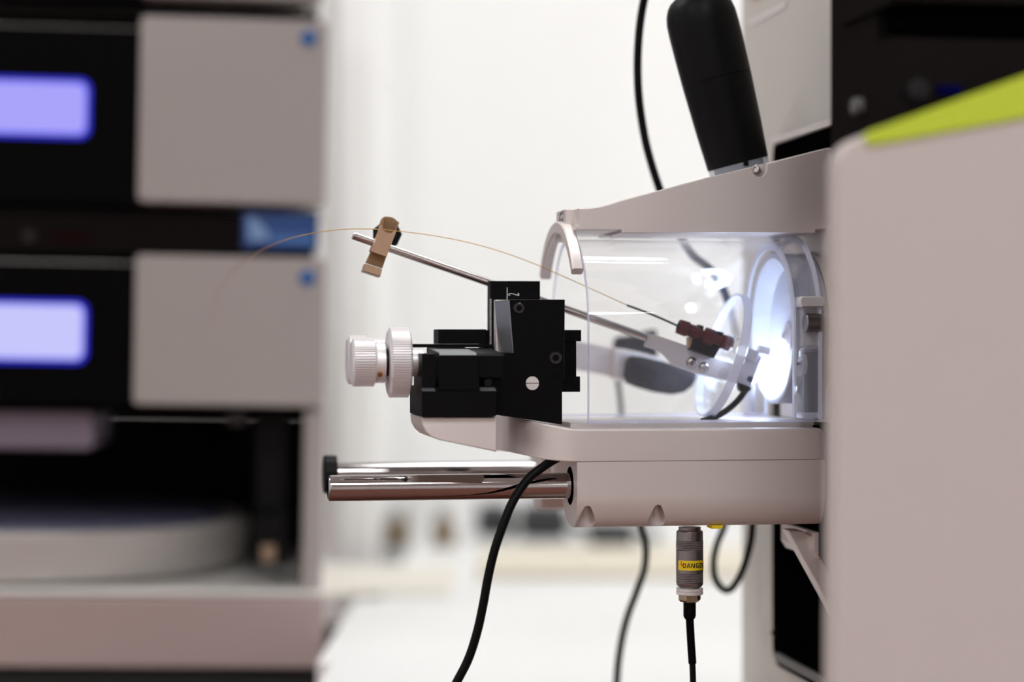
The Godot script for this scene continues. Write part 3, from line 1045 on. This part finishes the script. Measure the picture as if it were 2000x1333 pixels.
	# small lamp that lights the tip, with its plug and lead
	t = thing("tip_lamp", "small white lamp shining behind the clear disc, with black plug and lead", "lamp")
	mb = Mb.new()
	var lp := q(1446, 686, -0.002)
	lathe(mb, lp + Vector3(0.0004, 0.0002, 0), Vector3(-1, 0.35, 0.05), [[-0.003, 0.0026], [0.0, 0.0028], [0.0014, 0.0022], [0.0020, 0.001]], 24)
	obj("lens", mb, M.led, t, 50.0)
	mb = Mb.new()
	lathe(mb, lp, Vector3(1, -0.35, -0.05), [[0.0026, 0.0031], [0.0085, 0.0031], [0.0090, 0.0024]], 24)
	obj("lamp_housing", mb, M.pale_metal, t)
	mb = Mb.new()
	var lb := q(1464, 736, -0.018)
	lathe(mb, lb - Vector3(0, 0.004, 0), Vector3.UP, [[0, 0.0016], [0.001, 0.0030], [0.004, 0.0040], [0.007, 0.0030], [0.008, 0.0016]], 24)
	obj("lens", mb, M.led, t, 50.0)
	mb = Mb.new()
	lathe(mb, lb - Vector3(0, 0.004, 0), Vector3.DOWN, [[0, 0.0030], [0.014, 0.0030]], 20)
	obj("lamp_post", mb, M.pale_metal, t)
	mb = Mb.new()
	prism(mb, q2([[1444, 748], [1469, 757], [1466, 764], [1457, 767], [1450, 766], [1446, 762]], 0.001), -0.005, 0.001, 0.0006)
	obj("plug", mb, M.black_plastic, t)
	mb = cable([[1457, 762, -0.002], [1440, 784, -0.001], [1418, 803, 0.002], [1392, 817, 0.006], [1372, 823, 0.010]], 0.0016)
	obj("lead", mb, M.cable_black, t)
	seat(t)
	var l := AreaLight3D.new()
	l.name = "tip_lamp_light"
	l.area_size = Vector2(0.005, 0.005)
	l.light_energy = LED_ENERGY * 0.5
	l.light_color = Color(0.80, 0.88, 1.0)
	l.area_range = 6.0
	l.area_attenuation = 2.0
	l.shadow_enabled = true
	add_child(l)
	var dir := Vector3(-1, 0.35, 0.05).normalized()
	l.position = SOURCE * (lp + dir * 0.0026)
	l.basis = Basis.looking_at(SOURCE * dir, Vector3.UP)
	var o := OmniLight3D.new()
	o.name = "tip_lamp_rear_light"
	o.light_energy = LED_ENERGY * 0.7
	o.light_color = Color(0.80, 0.88, 1.0)
	o.light_size = 0.004
	o.omni_range = 6.0
	o.omni_attenuation = 2.0
	o.shadow_enabled = true
	add_child(o)
	o.position = SOURCE * lb

# ---------------------------------------------------------------- microscope, connector, cables
func make_microscope() -> void:
	F = SOURCE
	var t := thing("digital_microscope", "black hand-held digital microscope standing tilted on the roof arm", "microscope")
	var o := q(1444, 331, 0.0)
	var d := q(1398.5, 150, 0.0) - o
	var k := PX
	var mb := Mb.new()
	lathe(mb, o, d, [[-6 * k, 60 * k], [12 * k, 61 * k], [13 * k, 58 * k]], 56)
	var ring := obj("clear_ring", mb, M.clear_plastic, t)
	mb = Mb.new()
	lathe(mb, o, d, [[-5 * k, 50 * k], [11 * k, 50 * k]], 40)
	obj("inner_ring", mb, M.recess_grey, ring)
	mb = Mb.new()
	lathe(mb, o, d, [[11 * k, 61 * k], [13 * k, 61.6 * k], [90 * k, 66 * k], [184.5 * k, 69.6 * k], [185.3 * k, 68.8 * k]], 64)
	obj("lower_barrel", mb, M.black_plastic, t)
	mb = Mb.new()
	lathe(mb, o, d, [[185.6 * k, 68.8 * k], [186.4 * k, 69.6 * k], [240 * k, 70.6 * k], [290 * k, 70.8 * k], [310 * k, 70 * k], [326 * k, 67 * k], [340 * k, 61 * k], [350 * k, 53 * k], [357 * k, 42 * k], [361 * k, 28 * k], [363 * k, 12 * k], [363 * k, 0]], 64)
	obj("upper_barrel", mb, M.black_plastic, t, 40.0)
	mb = Mb.new()
	var nb := q(1457, 319.5, 0.0152)
	box(mb, nb - Vector3(0.0012, 0.0012, 0.001), nb + Vector3(0.0012, 0.0012, 0.0006), 0.0002)
	obj("ring_tab", mb, M.black_plastic, t)
	seat(t)
	mb = cable([[1300, -120, -0.03], [1272, -50, -0.038], [1254, 20, -0.044], [1246, 100, -0.046], [1247, 180, -0.048], [1256, 250, -0.050], [1268, 305, -0.052], [1288, 368, -0.055], [1312, 430, -0.06], [1350, 495, -0.064], [1385, 524, -0.066], [1408, 556, -0.068], [1424, 596, -0.07], [1440, 660, -0.074]], 0.00215, 8)
	single("microscope_cable", mb, M.cable_black, "black cable hanging beside the microscope and on behind the clear chamber", "cable")
	# high-voltage connector
	t = thing("voltage_connector", "round metal connector with yellow danger label plugged in under the base", "connector")
	var wc := 0.022
	var c := q(1347, 1033, wc)
	var y := func(py: float) -> float: return c.y - q(1347, py, wc).y
	var s := PX * (1.0 - wc)
	var dn := Vector3.DOWN
	mb = Mb.new()
	lathe(mb, c, dn, [[y.call(1030), 22 * s], [y.call(1036), 22 * s], [y.call(1037), 25 * s], [y.call(1040), 26.3 * s], [y.call(1056), 26.5 * s]], 48)
	obj("shell", mb, M.gun_metal, t)
	mb = Mb.new()
	for j in 5:
		gear(mb, c + dn * y.call(1056.4 + j * 3.4), dn, 3.2 * s, 27 * s, 0.6 * s, 64, 0.0001)
	obj("knurl_band", mb, M.gun_metal, t, 15.0)
	mb = Mb.new()
	lathe(mb, c, dn, [[y.call(1073.5), 26 * s], [y.call(1075), 27 * s], [y.call(1119), 27 * s], [y.call(1120), 26.4 * s]], 48)
	var barrel := obj("barrel", mb, M.gun_metal, t)
	mb = Mb.new()
	for j in 5:
		gear(mb, c + dn * y.call(1120.2 + j * 3.4), dn, 3.2 * s, 26.8 * s, 0.6 * s, 64, 0.0001)
	obj("knurl_band", mb, M.gun_metal, t, 15.0)
	mb = Mb.new()
	lathe(mb, c, dn, [[y.call(1137.4), 26.6 * s], [y.call(1142), 26.4 * s], [y.call(1146), 24 * s], [y.call(1147), 19 * s], [y.call(1153), 19 * s]], 48)
	obj("tail", mb, M.gun_metal, t)
	mb = Mb.new()
	gear(mb, c + dn * y.call(1149), dn, 6 * s, 26.6 * s, 0.8 * s, 60, 0.0002)
	gear(mb, c + dn * y.call(1155), dn, 7 * s, 26.6 * s, 0.8 * s, 60, 0.0002)
	obj("lock_ring", mb, M.satin_silver, t, 15.0)
	mb = Mb.new()
	lathe(mb, c, dn, [[y.call(1162), 22 * s], [y.call(1163), 22.5 * s], [y.call(1172), 22.5 * s], [y.call(1176), 19 * s]], 6)
	obj("gland_nut", mb, M.nickel, t, 10.0)
	mb = Mb.new()
	lathe(mb, c, dn, [[y.call(1174), 12.5 * s], [y.call(1203), 12.5 * s], [y.call(1208), 11 * s], [y.call(1211), 8 * s]], 32)
	obj("boot", mb, M.rubber, t)
	mb = cable([[1347, 1205, wc], [1348, 1225, wc], [1350, 1260, wc], [1352.5, 1297, wc]], 8.2 * s)
	obj("heat_shrink", mb, M.rubber, t)
	mb = cable([[1352, 1290, wc], [1353, 1310, wc], [1354, 1345, wc], [1357, 1420, wc], [1362, 1600, wc]], 6.4 * s)
	obj("lead", mb, M.cable_black, t)
	# label wrapped on the barrel, with its print
	mb = Mb.new()
	var R := 27 * s
	var bend := func(x: float, yy: float, r: float) -> Vector3:       # x along the label from its left end in px, yy in picture px
		var a := x / 27.0 - 1.20
		return Vector3(c.x + sin(a) * r, q(1347, yy, wc).y, c.z + cos(a) * r)
	mb.open()
	var strip := []
	for i in 25:
		var x := i * 70.0 / 24.0
		var r0 := R - 0.0001
		var r1 := R + 0.00012
		var e := 1.2 if i in [0, 24] else 0.0
		strip.append([bend.call(x, 1093.5 + e, r0), bend.call(x, 1093.5 + e, r1), bend.call(x, 1112.5 - e, r1), bend.call(x, 1112.5 - e, r0)])
	loft(mb, strip)
	var lab := obj("danger_label", mb, M.label_yellow, barrel)
	var font := SystemFont.new()
	font.font_names = PackedStringArray(["Droid Sans"])
	font.font_weight = 700
	var tm := TextMesh.new()
	tm.font = font
	tm.text = "DANGER"
	tm.font_size = 64
	tm.pixel_size = 1.0
	tm.depth = 1.0
	tm.curve_step = 4.0
	var arr := tm.get_mesh_arrays()
	var vs: PackedVector3Array = arr[Mesh.ARRAY_VERTEX]
	var ix: PackedInt32Array = arr[Mesh.ARRAY_INDEX]
	var lo := Vector3.ONE * 1e9
	var hi := -lo
	for p in vs:
		lo = lo.min(p)
		hi = hi.max(p)
	mb = Mb.new()
	mb.open()
	var out := PackedVector3Array()
	for p in vs:
		var g := (p - lo) / (hi - lo)
		out.append(bend.call(12.5 + g.x * 47.0, 1107.6 - g.y * 9.4, R + 0.00011 + 0.00012 * g.z))
	for i in range(0, ix.size(), 3): mb.tri(out[ix[i]], out[ix[i + 1]], out[ix[i + 2]])
	mb.close()
	obj("lettering", mb, M.print_black, lab, 10.0)
	mb = Mb.new()
	var zig := [[[8.5, 1095.5], [10.5, 1095.5], [9.0, 1101], [6.5, 1102.5]], [[6.5, 1102.5], [9.0, 1101], [12.0, 1101.5], [10.4, 1103.8]], [[12.0, 1101.5], [10.4, 1103.8], [8.2, 1109.5], [8.0, 1109.6]]]
	for z in zig:
		var a := []
		var b := []
		for p in z:
			a.append(bend.call(p[0], p[1], R + 0.0001))
			b.append(bend.call(p[0], p[1], R + 0.00024))
		loft(mb, [a, b])
	obj("flash_mark", mb, M.print_red, lab)
	seat(t)
	# lead of the source, hanging in front of the rods
	mb = cable([[1094, 893, 0.035], [1080, 900, 0.037], [1056, 916, 0.041], [1030, 938, 0.042], [1003, 978, 0.045], [984, 1022, 0.046], [966, 1075, 0.046], [953, 1130, 0.045], [944, 1180, 0.044], [932, 1235, 0.042], [914, 1290, 0.040], [886, 1345, 0.038], [850, 1420, 0.03], [800, 1560, 0.02]], 0.0021, 8)
	single("source_cable", mb, M.cable_black, "black cable curving down in front of the two chrome rods", "cable")

# ---------------------------------------------------------------- things behind the source
func make_behind() -> void:
	F = SOURCE
	var t := thing("clamp_lever", "silver lever with black rubber grip seen through the clear chamber", "lever")
	var w := -0.075
	var mb := Mb.new()
	prism(mb, q2([[1080, 655], [1130, 666], [1205, 682], [1205, 737], [1130, 723], [1080, 712]], w), w - 0.012, w, 0.001)
	obj("lever_arm", mb, M.anodised, t)
	mb = Mb.new()
	prism(mb, q2([[1203, 684], [1209, 681], [1220, 682], [1250, 688], [1300, 702], [1306, 712], [1240, 742], [1226, 746], [1212, 745], [1201, 738], [1198, 728], [1200, 700]], w + 0.004), w - 0.014, w + 0.004, 0.0016)
	obj("knuckle", mb, M.satin_silver, t)
	mb = Mb.new()
	prism(mb, q2([[1227, 712], [1231, 701], [1240, 696], [1256, 697], [1290, 705], [1316, 712], [1345, 714], [1362, 722], [1363, 738], [1354, 755], [1338, 767], [1315, 771.5], [1290, 768], [1255, 758], [1236, 750], [1227, 743], [1224, 732]], w + 0.012), w - 0.006, w + 0.012, 0.002)
	obj("grip", mb, M.rubber, t, 40.0)
	seat(t)
	w = -0.14
	t = thing("clamp_grip", "blurred black rounded grip behind the silver bracket, farther from the camera", "grip")
	mb = Mb.new()
	prism(mb, q2([[1210, 676], [1212, 663], [1222, 657], [1242, 655], [1262, 650], [1284, 644], [1286, 700], [1270, 699], [1240, 694], [1214, 688]], w), w - 0.02, w, 0.002)
	obj("pad", mb, M.rubber, t, 40.0)
	mb = Mb.new()
	prism(mb, q2([[1214, 686], [1300, 704], [1300, 714], [1214, 697]], w), w - 0.018, w - 0.001, 0.002)
	obj("stem", mb, M.anodised, t)
	seat(t)
	mb = cable([[1206, 735, -0.16], [1210, 770, -0.17], [1213, 800, -0.18], [1212, 840, -0.19], [1214, 930, -0.2]], 0.0016)
	single("lever_cord", mb, M.cable_grey, "thin grey cord hanging below the silver lever", "cord")
	mb = cable([[1424, 985, -0.13], [1414, 1030, -0.13], [1401, 1062, -0.13], [1394, 1095, -0.13], [1396, 1128, -0.125], [1408, 1148, -0.12], [1422, 1154, -0.115], [1436, 1142, -0.11], [1452, 1110, -0.105], [1464, 1070, -0.10], [1469, 1035, -0.10], [1470, 985, -0.10]], 0.0020)
	single("cable_loop", mb, M.cable_black, "blurred black cable loop hanging beside the spectrometer below the base", "cable")
	F = Basis.IDENTITY
	mb = cable([[1240, 960, -0.14], [1251, 1020, -0.14], [1261, 1065, -0.14], [1259, 1110, -0.14], [1244, 1155, -0.14], [1224, 1210, -0.14], [1211, 1270, -0.14], [1204, 1345, -0.14], [1200, 1500, -0.13]], 0.0021)
	single("background_cable", mb, M.cable_grey, "blurred grey-green cable hanging left of the danger connector", "cable")

# ---------------------------------------------------------------- chromatography stack
func module_front(t: Node3D, x0: float, y0: float, y1: float, xm: float, xr: float, z: float) -> void:
	var mb := Mb.new()
	pbox(mb, x0, y0, xr - 4, y1, z - 0.34, z - 0.004, 0.002)
	obj("housing", mb, M.module_side, t)
	mb = Mb.new()
	pbox(mb, x0, y0 + 2, xm + 3, y1 - 2, z - 0.02, z - 0.0005, 0.001)
	obj("display_panel", mb, M.display_black, t)
	mb = Mb.new()
	pbox(mb, xm, y0, xr, y1, z - 0.02, z + 0.003, 0.002, 0.004)
	var d := obj("door_panel", mb, M.module_grey, t)
	mb = Mb.new()
	lathe(mb, q(xr - 32, y0 + 46, z + 0.003), Vector3.BACK, [[-0.001, 0.0056], [0.0008, 0.0056], [0.0012, 0.0048]], 24)
	obj("badge", mb, M.badge_blue, d)

func lcd(t: Node3D, x0: float, y0: float, x1: float, y1: float, z: float, m: Material) -> void:
	var mb := Mb.new()
	pbox(mb, x0, y0, x1, y1, z - 0.004, z + 0.0004, 0.0002, 0.007)
	var s := obj("screen", mb, M.screen_blue, t)
	mb = Mb.new()
	pbox(mb, x0, y0 + 9, x1 - 9, y1 - 9, z - 0.003, z + 0.0008, 0.0002, 0.005)
	obj("screen_glow", mb, m, s)

func make_stack() -> void:
	F = STACK
	var z := -0.40
	var xl := -560.0
	var t := thing("chromatography_module", "grey instrument module at the top edge of the left stack", "instrument module", "modules of the chromatography stack")
	module_front(t, xl, -400, 2, 276, 628, z)
	seat(t)
	t = thing("chromatography_module", "grey module with black display panel and lilac screen, upper one fully in view", "instrument module", "modules of the chromatography stack")
	module_front(t, xl, 29, 402, 274, 635, z)
	lcd(t, -220, 143, 175, 271, z, M.screen_lilac)
	seat(t)
	t = thing("chromatography_module", "grey module with brighter pale screen, under the blue sticker", "instrument module", "modules of the chromatography stack")
	module_front(t, xl, 497, 796, 264, 632, z)
	lcd(t, -220, 581, 169, 711, z, M.screen_pale)
	seat(t)
	# black spacer shelves between the modules
	for s in [[2, 29, "black gap shelf above the lilac screen module"], [402, 497, "black spacer shelf carrying the blue sticker, between the two screens"]]:
		t = thing("spacer_shelf", s[2], "shelf")
		var mb := Mb.new()
		var ya := q(0, s[0], z - 0.004).y - 0.0003
		var yb := q(0, s[1], z + 0.003).y + 0.003
		box(mb, Vector3(q(xl, 0, z).x, yb, z - 0.33), Vector3(q(621, 0, z).x, ya, z - 0.012), 0.001)
		obj("tray", mb, M.black_matte, t)
		mb = Mb.new()
		box(mb, Vector3(q(560, 0, z).x, yb, z - 0.335), Vector3(q(629, 0, z).x, ya, z - 0.035), 0.001)
		obj("side_sheet", mb, M.module_side, t)
		if s[0] > 100:
			mb = Mb.new()
			lathe(mb, q(57, 461, z - 0.012), Vector3.BACK, [[-0.001, 0.0042], [0.002, 0.0042], [0.003, 0.003]], 20)
			obj("button", mb, mat("button_dim", Color(0.22, 0.20, 0.20), 0.6, 0.0, 0.2), t)
			mb = Mb.new()
			pbox(mb, 100, 455, 178, 473, z - 0.013, z - 0.0112, 0.0002)
			obj("nameplate", mb, mat("nameplate_red", Color(0.12, 0.025, 0.025), 0.7, 0.0, 0.1), t)
		seat(t)
	t = thing("blue_sticker", "blue sticker with pale triangle and pale lower band on the black shelf", "sticker")
	var mb := Mb.new()
	pbox(mb, 474, 411, 621, 488, z - 0.0119, z - 0.010, 0.0003)
	obj("backing", mb, M.sticker_blue, t)
	mb = Mb.new()
	prism(mb, q2([[484, 425], [498, 425], [524, 452], [524, 470], [484, 470]], z - 0.0098), z - 0.0101, z - 0.0096, 0.0)
	obj("triangle", mb, mat("sticker_light", Color(0.46, 0.60, 0.78), 0.4), t)
	mb = Mb.new()
	pbox(mb, 528, 456, 612, 478, z - 0.0101, z - 0.0096, 0.0)
	obj("band", mb, M.sticker_pale, t)
	mb = Mb.new()
	pbox(mb, 530, 430, 606, 440, z - 0.0101, z - 0.0096, 0.0)
	obj("band", mb, mat("sticker_mid", Color(0.04, 0.33, 0.60), 0.4), t)
	seat(t)
	# open autosampler below
	t = thing("autosampler", "open autosampler with pale round tray under the two screen modules", "instrument module", "modules of the chromatography stack")
	mb = Mb.new()
	pbox(mb, xl, 797, 628, 1165, z - 0.34, z - 0.30, 0.002)
	obj("back_plate", mb, M.black_matte, t)
	mb = Mb.new()
	pbox(mb, 594, 800, 627, 1165, z - 0.32, z - 0.004, 0.003)
	obj("side_pillar", mb, M.module_grey, t)
	mb = Mb.new()
	pbox(mb, xl, 795.4, 610, 806, z - 0.32, z - 0.02, 0.0)
	obj("bay_top", mb, M.black_matte, t)
	mb = Mb.new()
	pbox(mb, xl, 1150, 628, 1166, z - 0.32, z, 0.002)
	obj("deck", mb, M.module_side, t)
	mb = Mb.new()
	pbox(mb, xl, 1163, 630, 1308, z - 0.016, z + 0.004, 0.003)
	obj("drawer", mb, M.drawer_pink, t)
	mb = Mb.new()
	pbox(mb, xl, 1168, 628, 1306, z - 0.32, z - 0.017, 0.002)
	obj("cabinet", mb, M.module_side, t)
	mb = Mb.new()
	pbox(mb, xl, 1308, 626, 1360, z - 0.32, z - 0.01, 0.002)
	obj("plinth", mb, M.bench_dark, t)
	mb = Mb.new()
	var tc := Vector3(q(66, 1100, z - 0.14).x, q(100, 1150, z).y + 0.002, z - 0.165)
	lathe(mb, tc, Vector3.UP, [[0, 0.150], [0.008, 0.154], [0.031, 0.157], [0.034, 0.154], [0.034, 0.143], [0.031, 0.142]], 72)
	obj("sample_tray", mb, M.tray_grey, t)
	mb = Mb.new()
	lathe(mb, tc + Vector3(0, 0.0315, 0), Vector3.UP, [[0, 0.138], [0.004, 0.137], [0.006, 0.134]], 64)
	obj("tray_insert", mb, M.tray_blue, t)
	mb = Mb.new()
	pbox(mb, -300, 797, 184, 880, z - 0.16, z - 0.05, 0.003, 0.006)
	obj("pump_block", mb, M.lavender, t)
	mb = Mb.new()
	pbox(mb, 446, 800, 478, 830, z - 0.10, z - 0.06, 0.002)
	obj("needle_carrier", mb, M.recess_grey, t)
	mb = Mb.new()
	pbox(mb, 500, 800, 560, 1000, z - 0.08, z - 0.05, 0.003)
	pbox(mb, 495, 1000, 562, 1108, z - 0.08, z - 0.03, 0.004)
	var post := obj("needle_post", mb, M.black_plastic, t)
	mb = Mb.new()
	pbox(mb, 508, 1062, 540, 1100, z - 0.04, z - 0.026, 0.002)
	obj("needle_port", mb, M.nickel, post)
	seat(t)

# ---------------------------------------------------------------- benches and what lies on them
func make_benches() -> void:
	F = Basis.IDENTITY
	var t := thing("stack_bench", "dark bench under the chromatography stack at the lower left", "bench")
	var top := q(0, 1358, -0.40).y - 0.004
	var mb := Mb.new()
	box(mb, Vector3(-1.5, top - 0.03, -0.78), Vector3(-0.135, top, -0.33), 0.002)
	obj("worktop", mb, M.bench_dark, t)
	for x in [-1.4, -0.22]:
		for z in [-0.72, -0.40]:
			mb = Mb.new()
			box(mb, Vector3(x - 0.025, -1.0, z - 0.025), Vector3(x + 0.025, top - 0.029, z + 0.025), 0.002)
			obj("leg", mb, M.module_grey, t)
	seat(t)
	# white bench along the back wall
	t = thing("back_bench", "white bench with cupboard front along the back wall", "bench")
	var by := -0.205
	var bx := q(748, 1160, -0.62).x
	mb = Mb.new()
	box(mb, Vector3(bx, by - 0.03, -1.44), Vector3(1.6, by, -0.62), 0.0)
	box(mb, Vector3(-0.124, by - 0.03, -0.6205), Vector3(1.6, by, -0.30), 0.0)
	box(mb, Vector3(-0.115, by - 0.03, -0.3005), Vector3(0.20, by, -0.205), 0.0)
	box(mb, Vector3(-0.115, by - 0.03, -0.2055), Vector3(0.130, by, -0.15), 0.003)
	obj("worktop", mb, M.bench_white, t)
	mb = Mb.new()
	box(mb, Vector3(bx + 0.01, -0.99, -1.43), Vector3(1.59, by - 0.031, -0.64), 0.002)
	obj("carcass", mb, M.bench_white, t)
	for i in 4:
		mb = Mb.new()
		box(mb, Vector3(bx + 0.012 + i * 0.43, -0.93, -0.641), Vector3(bx + 0.432 + i * 0.43, by - 0.045, -0.623), 0.002)
		obj("cupboard_door", mb, M.bench_white, t)
	seat(t)
	t = thing("end_panel", "pale upright end panel between the stack and the white bench", "panel")
	mb = Mb.new()
	box(mb, Vector3(q(664, 1200, -0.9).x, -1.0, -1.44), Vector3(q(728, 1200, -0.9).x, 0.9, -0.9), 0.003)
	obj("board", mb, M.wall_white, t)
	seat(t)
	# amber vials
	var n := 0
	for px in [775, 866]:
		t = thing("amber_vial", ["small amber vial on the white bench, the one nearer the stack", "small amber vial on the white bench, between the other vial and the black cable"][n], "vial", "amber vials on the white bench")
		n += 1
		var b := Vector3(q(px, 1050, -1.05).x, by + 0.0005, -1.05)
		mb = Mb.new()
		lathe(mb, b, Vector3.UP, [[0, 0.011], [0.001, 0.012], [0.022, 0.012], [0.027, 0.008], [0.032, 0.008]], 24)
		obj("bottle", mb, M.amber_glass, t)
		mb = Mb.new()
		lathe(mb, b + Vector3(0, 0.030, 0), Vector3.UP, [[0, 0.0095], [0.010, 0.0095], [0.011, 0.008]], 24)
		obj("cap", mb, M.vial_cap, t)
		seat(t)
	# dark adapters and goggles-like lumps: power supplies with their leads
	var lumps := [[964, 1010, 74, 62, -1.13, "dark grey power adapter on the bench, left of the pair behind the black cable"], [1062, 1012, 100, 68, -1.10, "larger black power adapter on the bench, right of the black cable"], [1196, 1050, 96, 46, -1.02, "flat black power adapter on the bench below the source body"]]
	for l in lumps:
		t = thing("power_adapter", l[5], "power adapter", "power adapters on the white bench")
		var cz: float = l[4]
		var sc := PX * (1.0 - cz)
		var cx := q(l[0], l[1], cz).x
		mb = Mb.new()
		var hw: float = l[2] * sc * 0.5
		prism(mb, rect(cx - hw, by + 0.0005, cx + hw, by + l[3] * sc, 0.009), cz - 0.07, cz, 0.006)
		obj("case", mb, mat("adapter_grey", Color(0.20, 0.205, 0.22), 0.5), t)
		mb = Mb.new()
		sweep(mb, curve([Vector3(cx + hw - 0.004, by + 0.015, cz - 0.03), Vector3(cx + hw + 0.02, by + 0.012, cz - 0.03), Vector3(cx + hw + 0.022, by + 0.004, cz - 0.09), Vector3(cx + hw + 0.01, by + 0.004, cz - 0.16)], 6), 0.0032, 10)
		obj("lead", mb, M.cable_black, t)
		seat(t)
	# papers and a cork mat
	var flat := [["cork_mat", -0.03, 0.24, -0.98, -0.76, 0.006, "cork", "beige cork mat on the bench in front of the adapters", "mat"], ["card_sheet", -0.215, -0.05, -0.86, -0.64, 0.002, "card", "pale card lying at the front edge of the white bench", "card"]]
	for f in flat:
		t = thing(f[0], f[7], f[8])
		mb = Mb.new()
		box(mb, Vector3(f[1], by + 0.0004, f[3]), Vector3(f[2], by + 0.0004 + f[5], f[4]), 0.0005)
		obj("sheet", mb, M[f[6]], t)
		seat(t)

func _ready() -> void:
	make_materials()
	make_camera()
	make_room()
	make_spectrometer()
	make_source()
	make_stage()
	make_emitter()
	make_microscope()
	make_behind()
	make_stack()
	make_benches()
